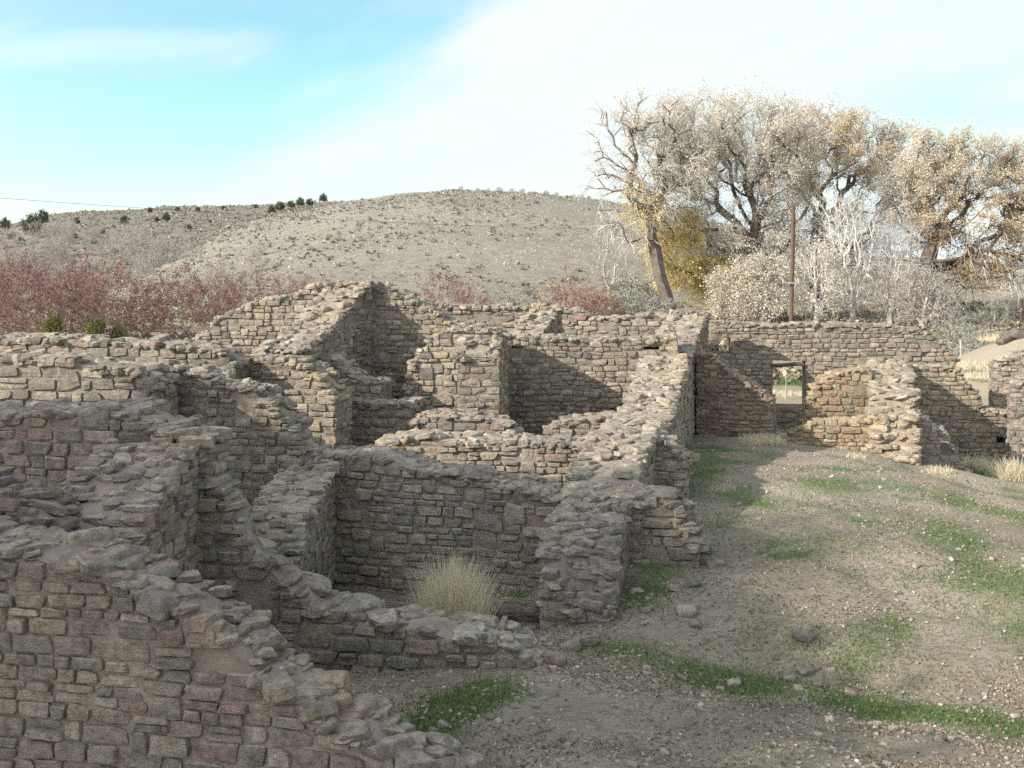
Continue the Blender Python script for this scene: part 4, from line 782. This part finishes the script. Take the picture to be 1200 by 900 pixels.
def ground_cover():
    rng = np.random.default_rng(311)
    def sample(n, umin=300, umax=1260, lo=7.0, hi=26):
        Y = 1 / rng.uniform(1 / hi, 1 / lo, n); u = rng.uniform(umin, umax, n); return (u - 600) / F * Y, Y
    x, y = sample(420000); gm = grass_mask(x, y) * (1.35 + 1.1 * vnoise(np.c_[x, y * 1.6], 44, 3, 3.5)) + .10 * vnoise(np.c_[x, y], 45, 2, 9.0) + .05 * (x > 1.5); ok = gm > rng.uniform(.06, 1.25, len(x)); x, y = x[ok], y[ok]
    k = y > 0; a = Acc(); blades(a, np.c_[x, y, ground_z(x, y) - .004], .032 + .020 * rng.random(len(x)), .0055 * (y / 9) ** .5, rng, .5, 1) if False else None
    wd = .007
    a = Acc(); blades(a, np.c_[x, y, ground_z(x, y) - .004], .030 + .022 * rng.random(len(x)), wd, rng, .55, 1); tag(a.build('green_grass', GRASS), kind='stuff', label='short green grass growing in streaks on the mound', cat='grass')
    x, y = sample(90000); k = vnoise(np.c_[x * .8, y * 1.6], 51, 4, 1.6); ok = k > rng.uniform(-.35, .55, len(x)); x, y = x[ok], y[ok]; z = ground_z(x, y); a = Acc(); quads(a, np.c_[x, y, z + .008], .034, rng, aspect=(.25, .8), up=.2); tag(a.build('dry_litter', LITTER), kind='stuff', label='dead leaves and dry plant litter on the soil', cat='litter')
    x, y = sample(11000); k = vnoise(np.c_[x, y], 61, 3, 1.1); ok = k > rng.uniform(-.3, .6, len(x)); x, y = x[ok], y[ok]; s_ = rng.uniform(.008, .03, len(x)) * (1 + 1.2 * (rng.random(len(x)) < .06)); z = ground_z(x, y); a = Acc(); stones(a, np.c_[x, y, z + s_ * .15], np.c_[s_ * 1.3, s_, s_ * .7], np.eye(3), T_FAR, rng, .4); tag(a.build('gravel', PEBBLE), kind='stuff', label='small pebbles scattered over the bare soil', cat='gravel')
    x, y = sample(60000); k = vnoise(np.c_[x * .7, y * 1.5], 71, 3, 2.3); ok = k > rng.uniform(-.1, .6, len(x)); x, y = x[ok], y[ok]; a = Acc(); blades(a, np.c_[x, y, ground_z(x, y)], .035, .005, rng, .8, 1); tag(a.build('dry_stubble', STRAW if False else LITTER), kind='stuff', label='dry stubble standing on the mound', cat='stubble')
ground_cover()
def clump(P, n, h, rad, mat, rng, name, label, cat='grass clump', group=None, wd=.006, lean=.3, seg=3):
    a = Acc(); r_ = rad * rng.random(n) ** .5; t = rng.uniform(0, 6.283, n); C = np.c_[P[0] + r_ * np.cos(t), P[1] + r_ * np.sin(t), np.full(n, P[2] - .03)]
    blades(a, C, h * (1 - .3 * r_ / rad), wd, rng, lean, seg); return tag(a.build(name, mat, loc=tuple(P)), label, cat, group)
rng = np.random.default_rng(321)
P = ground_at(531, 10.75); clump((P[0], P[1], P[2]), 4500, 1.04, .31, STRAW, rng, 'straw_grass_clump', 'tall straw coloured grass clump in the low walled room', wd=.006, lean=.13)
clump(ground_at(462, 12.3), 900, .16, .35, GRASS, rng, 'green_grass_tuft', 'green grass tuft at the foot of the shaded room wall', wd=.008, lean=.5)
clump(ground_at(452, 8.15), 900, .11, .17, GRASS, rng, 'green_grass_tuft', 'green grass tuft beside the right end of the stepped foreground wall', wd=.007, lean=.5)
GT = 'dry grass tufts on the mound'
for u, Y, n, h, rd, lb in ((880, 19.7, 420, .30, .22, 'dry grass tuft left of the doorway on the crest of the mound'), (903, 19.9, 500, .30, .28, 'dry grass tuft below the timber topped doorway'), (800, 14.2, 220, .14, .14, 'small dry tuft beside the spine wall knob'), (1003, 19.0, 240, .16, .18, 'small dry tuft below the low golden wall'), (1102, 18.6, 320, .22, .2, 'dry tuft in front of the pale rubble cross wall end'),
                           (1140, 21.4, 700, .55, .35, 'tall dry grass at the foot of the wall with the small hole'), (1165, 21.8, 900, .65, .45, 'taller dry grass beside the right edge stump wall'), (1188, 20.8, 900, .60, .42, 'dry grass clump against the right edge'), (780, 14.9, 200, .12, .12, 'tiny dry tuft by the sandy patch'), (850, 15.2, 260, .12, .22, 'low dry tuft in front of the bare sandy patch')):
    clump(ground_at(u, Y), n, h, rd, STRAW, rng, 'dry_grass_tuft', lb, group=GT, wd=.012 if Y > 17 else .007, lean=.4)
clump(ground_at(1128, 20.9), 600, .35, .4, GRASS, rng, 'green_grass_tuft', 'green grass at the foot of the wall with the small hole', wd=.012, lean=.35)

for u, Y, n, h, lb in ((1142, 34, 500, .35, 'dry grass tuft low on the sandy bank'), (1158, 33, 600, .30, 'wider dry grass tuft on the face of the sandy bank'), (1172, 36, 400, .4, 'dry grass tuft near the top of the sandy bank'), (930, 30, 700, .35, 'dry grass seen through the timber topped doorway'), (915, 34, 500, .3, 'dry grass behind the metal post in the doorway view')):
    clump(ground_at(u, Y), n, h, .7, STRAW, rng, 'dry_grass_tuft', lb, group='dry grass beyond the ruin', wd=.018, lean=.5)
clump(ground_at(924, 37), 900, .22, .9, GRASS, rng, 'green_grass_tuft', 'green grass seen through the timber topped doorway', wd=.02, lean=.5)
# ------------------------------------------------------------------ loose stones, beams, posts, pole
def loose(u, Y, s_, lb, seed, dz=0, group='loose stones on the mound', tint=(1.1, 1.08, 1.05, 1), n='loose_stone'):
    rg = np.random.default_rng(seed); P = ground_at(u, Y); a = Acc(); stones(a, np.array([[P[0], P[1], P[2] + s_ * .12 + dz]]), np.array([[s_ * 1.3, s_, s_ * .6]]), np.eye(3), TR_NEAR, rg, .25)
    o = a.build(n, STONE, smooth=True, sharp=38, loc=tuple(P)); o.color = tint; tag(o, lb, 'stone', group)
for k, (u, Y, s_, lb) in enumerate([(684, 10.35, .20, 'block of stone at the foot of the steep rubble stub wall'), (668, 10.2, .16, None), (650, 9.7, .20, 'flat slab at the right end of the low curving wall'), (826, 12.2, .20, 'grey stone at the end of the short stepped wall'), (838, 12.1, .17, None), (812, 11.6, .14, None), (790, 11.5, .12, None), (804, 10.9, .16, 'pale block lying alone on the bare slope'), (812, 10.7, .11, None), (857, 10.6, .05, None), (945, 9.9, .12, 'pale stone in the gravel patch, centre of the slope'), (940, 10.3, .15, None), (925, 9.8, .09, None), (936, 9.6, .08, None), (997, 9.6, .09, None), (958, 9.7, .07, None),
        (860, 9.75, .10, None), (800, 9.8, .08, None), (1047, 8.5, .06, None), (1080, 8.75, .06, None), (730, 8.9, .045, None), (508, 8.4, .06, None), (520, 8.45, .07, None), (445, 8.9, .06, None), (490, 8.9, .05, None), (640, 8.2, .05, None), (700, 12.0, .1, None), (758, 10.9, .11, None), (745, 11.4, .13, None)]):
    loose(u, Y, s_, lb or ('small loose stone lying on the bare soil' if s_ < .085 else 'fist sized loose stone lying on the soil'), 400 + k)
for k, (u, Y, s_) in enumerate(((1178, 35.0, .4), (1186, 35.2, .55), (1196, 35.0, .45))):
    loose(u, Y, s_, 'dark boulder resting on top of the sandy bank', 440 + k, group='boulders on the sandy bank', tint=(.6, .6, .58, 1), n='boulder')
rng = np.random.default_rng(331)
def beam(a3, b3, r, lb, name='old_roof_beam'):
    a = Acc(); log(a, a3, b3, r, rng, sides=14, seg=16, wob=.10); tag(a.build(name, WOOD), lb, 'beam', 'fallen roof beams in the straw clump room')
beam(at(418, 716, 11.5), at(612, 712, 11.7), .085, 'long thin weathered beam lying behind the straw clump')
beam(at(424, 732, 11.4), at(600, 730, 11.5), .085, 'lower beam under the long thin weathered one')
beam(at(560, 718, 11.0), at(668, 712, 11.3), .12, 'thick cracked beam end right of the straw clump')
beam(at(566, 743, 10.9), at(668, 738, 11.2), .10, 'thick reddish beam underneath the cracked beam end')
# utility pole
P = ground_at(927, 62); top = at(929.5, 241, 62); root = empty('utility_pole', tuple(P), 'thin brown wooden pole with a short pale crossbar in front of the cottonwoods', 'pole')
a = Acc(); log(a, P - np.array([0, 0, .3]), top, .12, rng, sides=10, seg=8, wob=.02); a.build('pole', POLE, root, loc=tuple(P))
a = Acc(); q = at(927, 332, 62); log(a, q + np.array([-.55, -.2, .04]), q + np.array([.45, -.2, -.02]), .05, rng, sides=6, seg=2, wob=.01); a.build('crossbar', STEEL, root, loc=tuple(P))
a = Acc(); 
for dx in (-.5, .4): q2 = q + np.array([dx, -.2, .02]); log(a, q2, q2 + np.array([0, 0, .22]), .06, rng, sides=8, seg=2, wob=.01)
a.build('insulator', STEEL, root, loc=tuple(P))
# cable across the left sky
a = Acc(); A_, B_ = at(-120, 223, 90), at(1000, 262, 230); t = np.linspace(0, 1, 40)[:, None]; C = A_ + (B_ - A_) * t; C[:, 2] -= (4 * t * (1 - t) * 2.2)[:, 0]; tubes(a, C[:-1], C[1:], .022, .022, 5); tag(a.build('power_line', WIRE), 'single thin power line crossing the sky above the far slope', 'cable')
# posts beyond the walls
def post(u, v0, Y, r, mat, lb, cap_h=.0, name='fence_post'):
    P = ground_at(u, Y); top = at(u, v0, Y); a = Acc(); log(a, P - np.array([0, 0, .2]), top, r, rng, sides=10, seg=3, wob=.01); rt = empty(name, tuple(P), lb, 'post'); a.build('post', mat, rt, loc=tuple(P))
    a = Acc(); log(a, top - np.array([0, 0, .01]), top + np.array([0, 0, .05]), r * 1.25, rng, sides=10, seg=1, wob=.01); a.build('cap', mat, rt, loc=tuple(P))
post(921, 438, 33, .014, STEEL, 'pale metal post seen through the timber topped doorway'); post(1126, 400, 36, .03, STEEL, 'short pale metal post beside the sandy bank'); post(1197, 352, 75, .12, WOOD_DARK, 'dark wooden fence post at the right edge on the far bank'); post(1104, 366, 70, .10, WOOD_DARK, 'weathered wooden fence post between the far trees and the bank')
# timber prop hanging under the doorway lintel
a = Acc(); log(a, at(903.5, 428, 25.35), at(942, 427, 25.3), .045, rng, sides=8, seg=6, wob=.05); tag(a.build('cross_timber', WOOD_DARK), 'second thin timber wedged across the doorway under its lintel', 'timber')
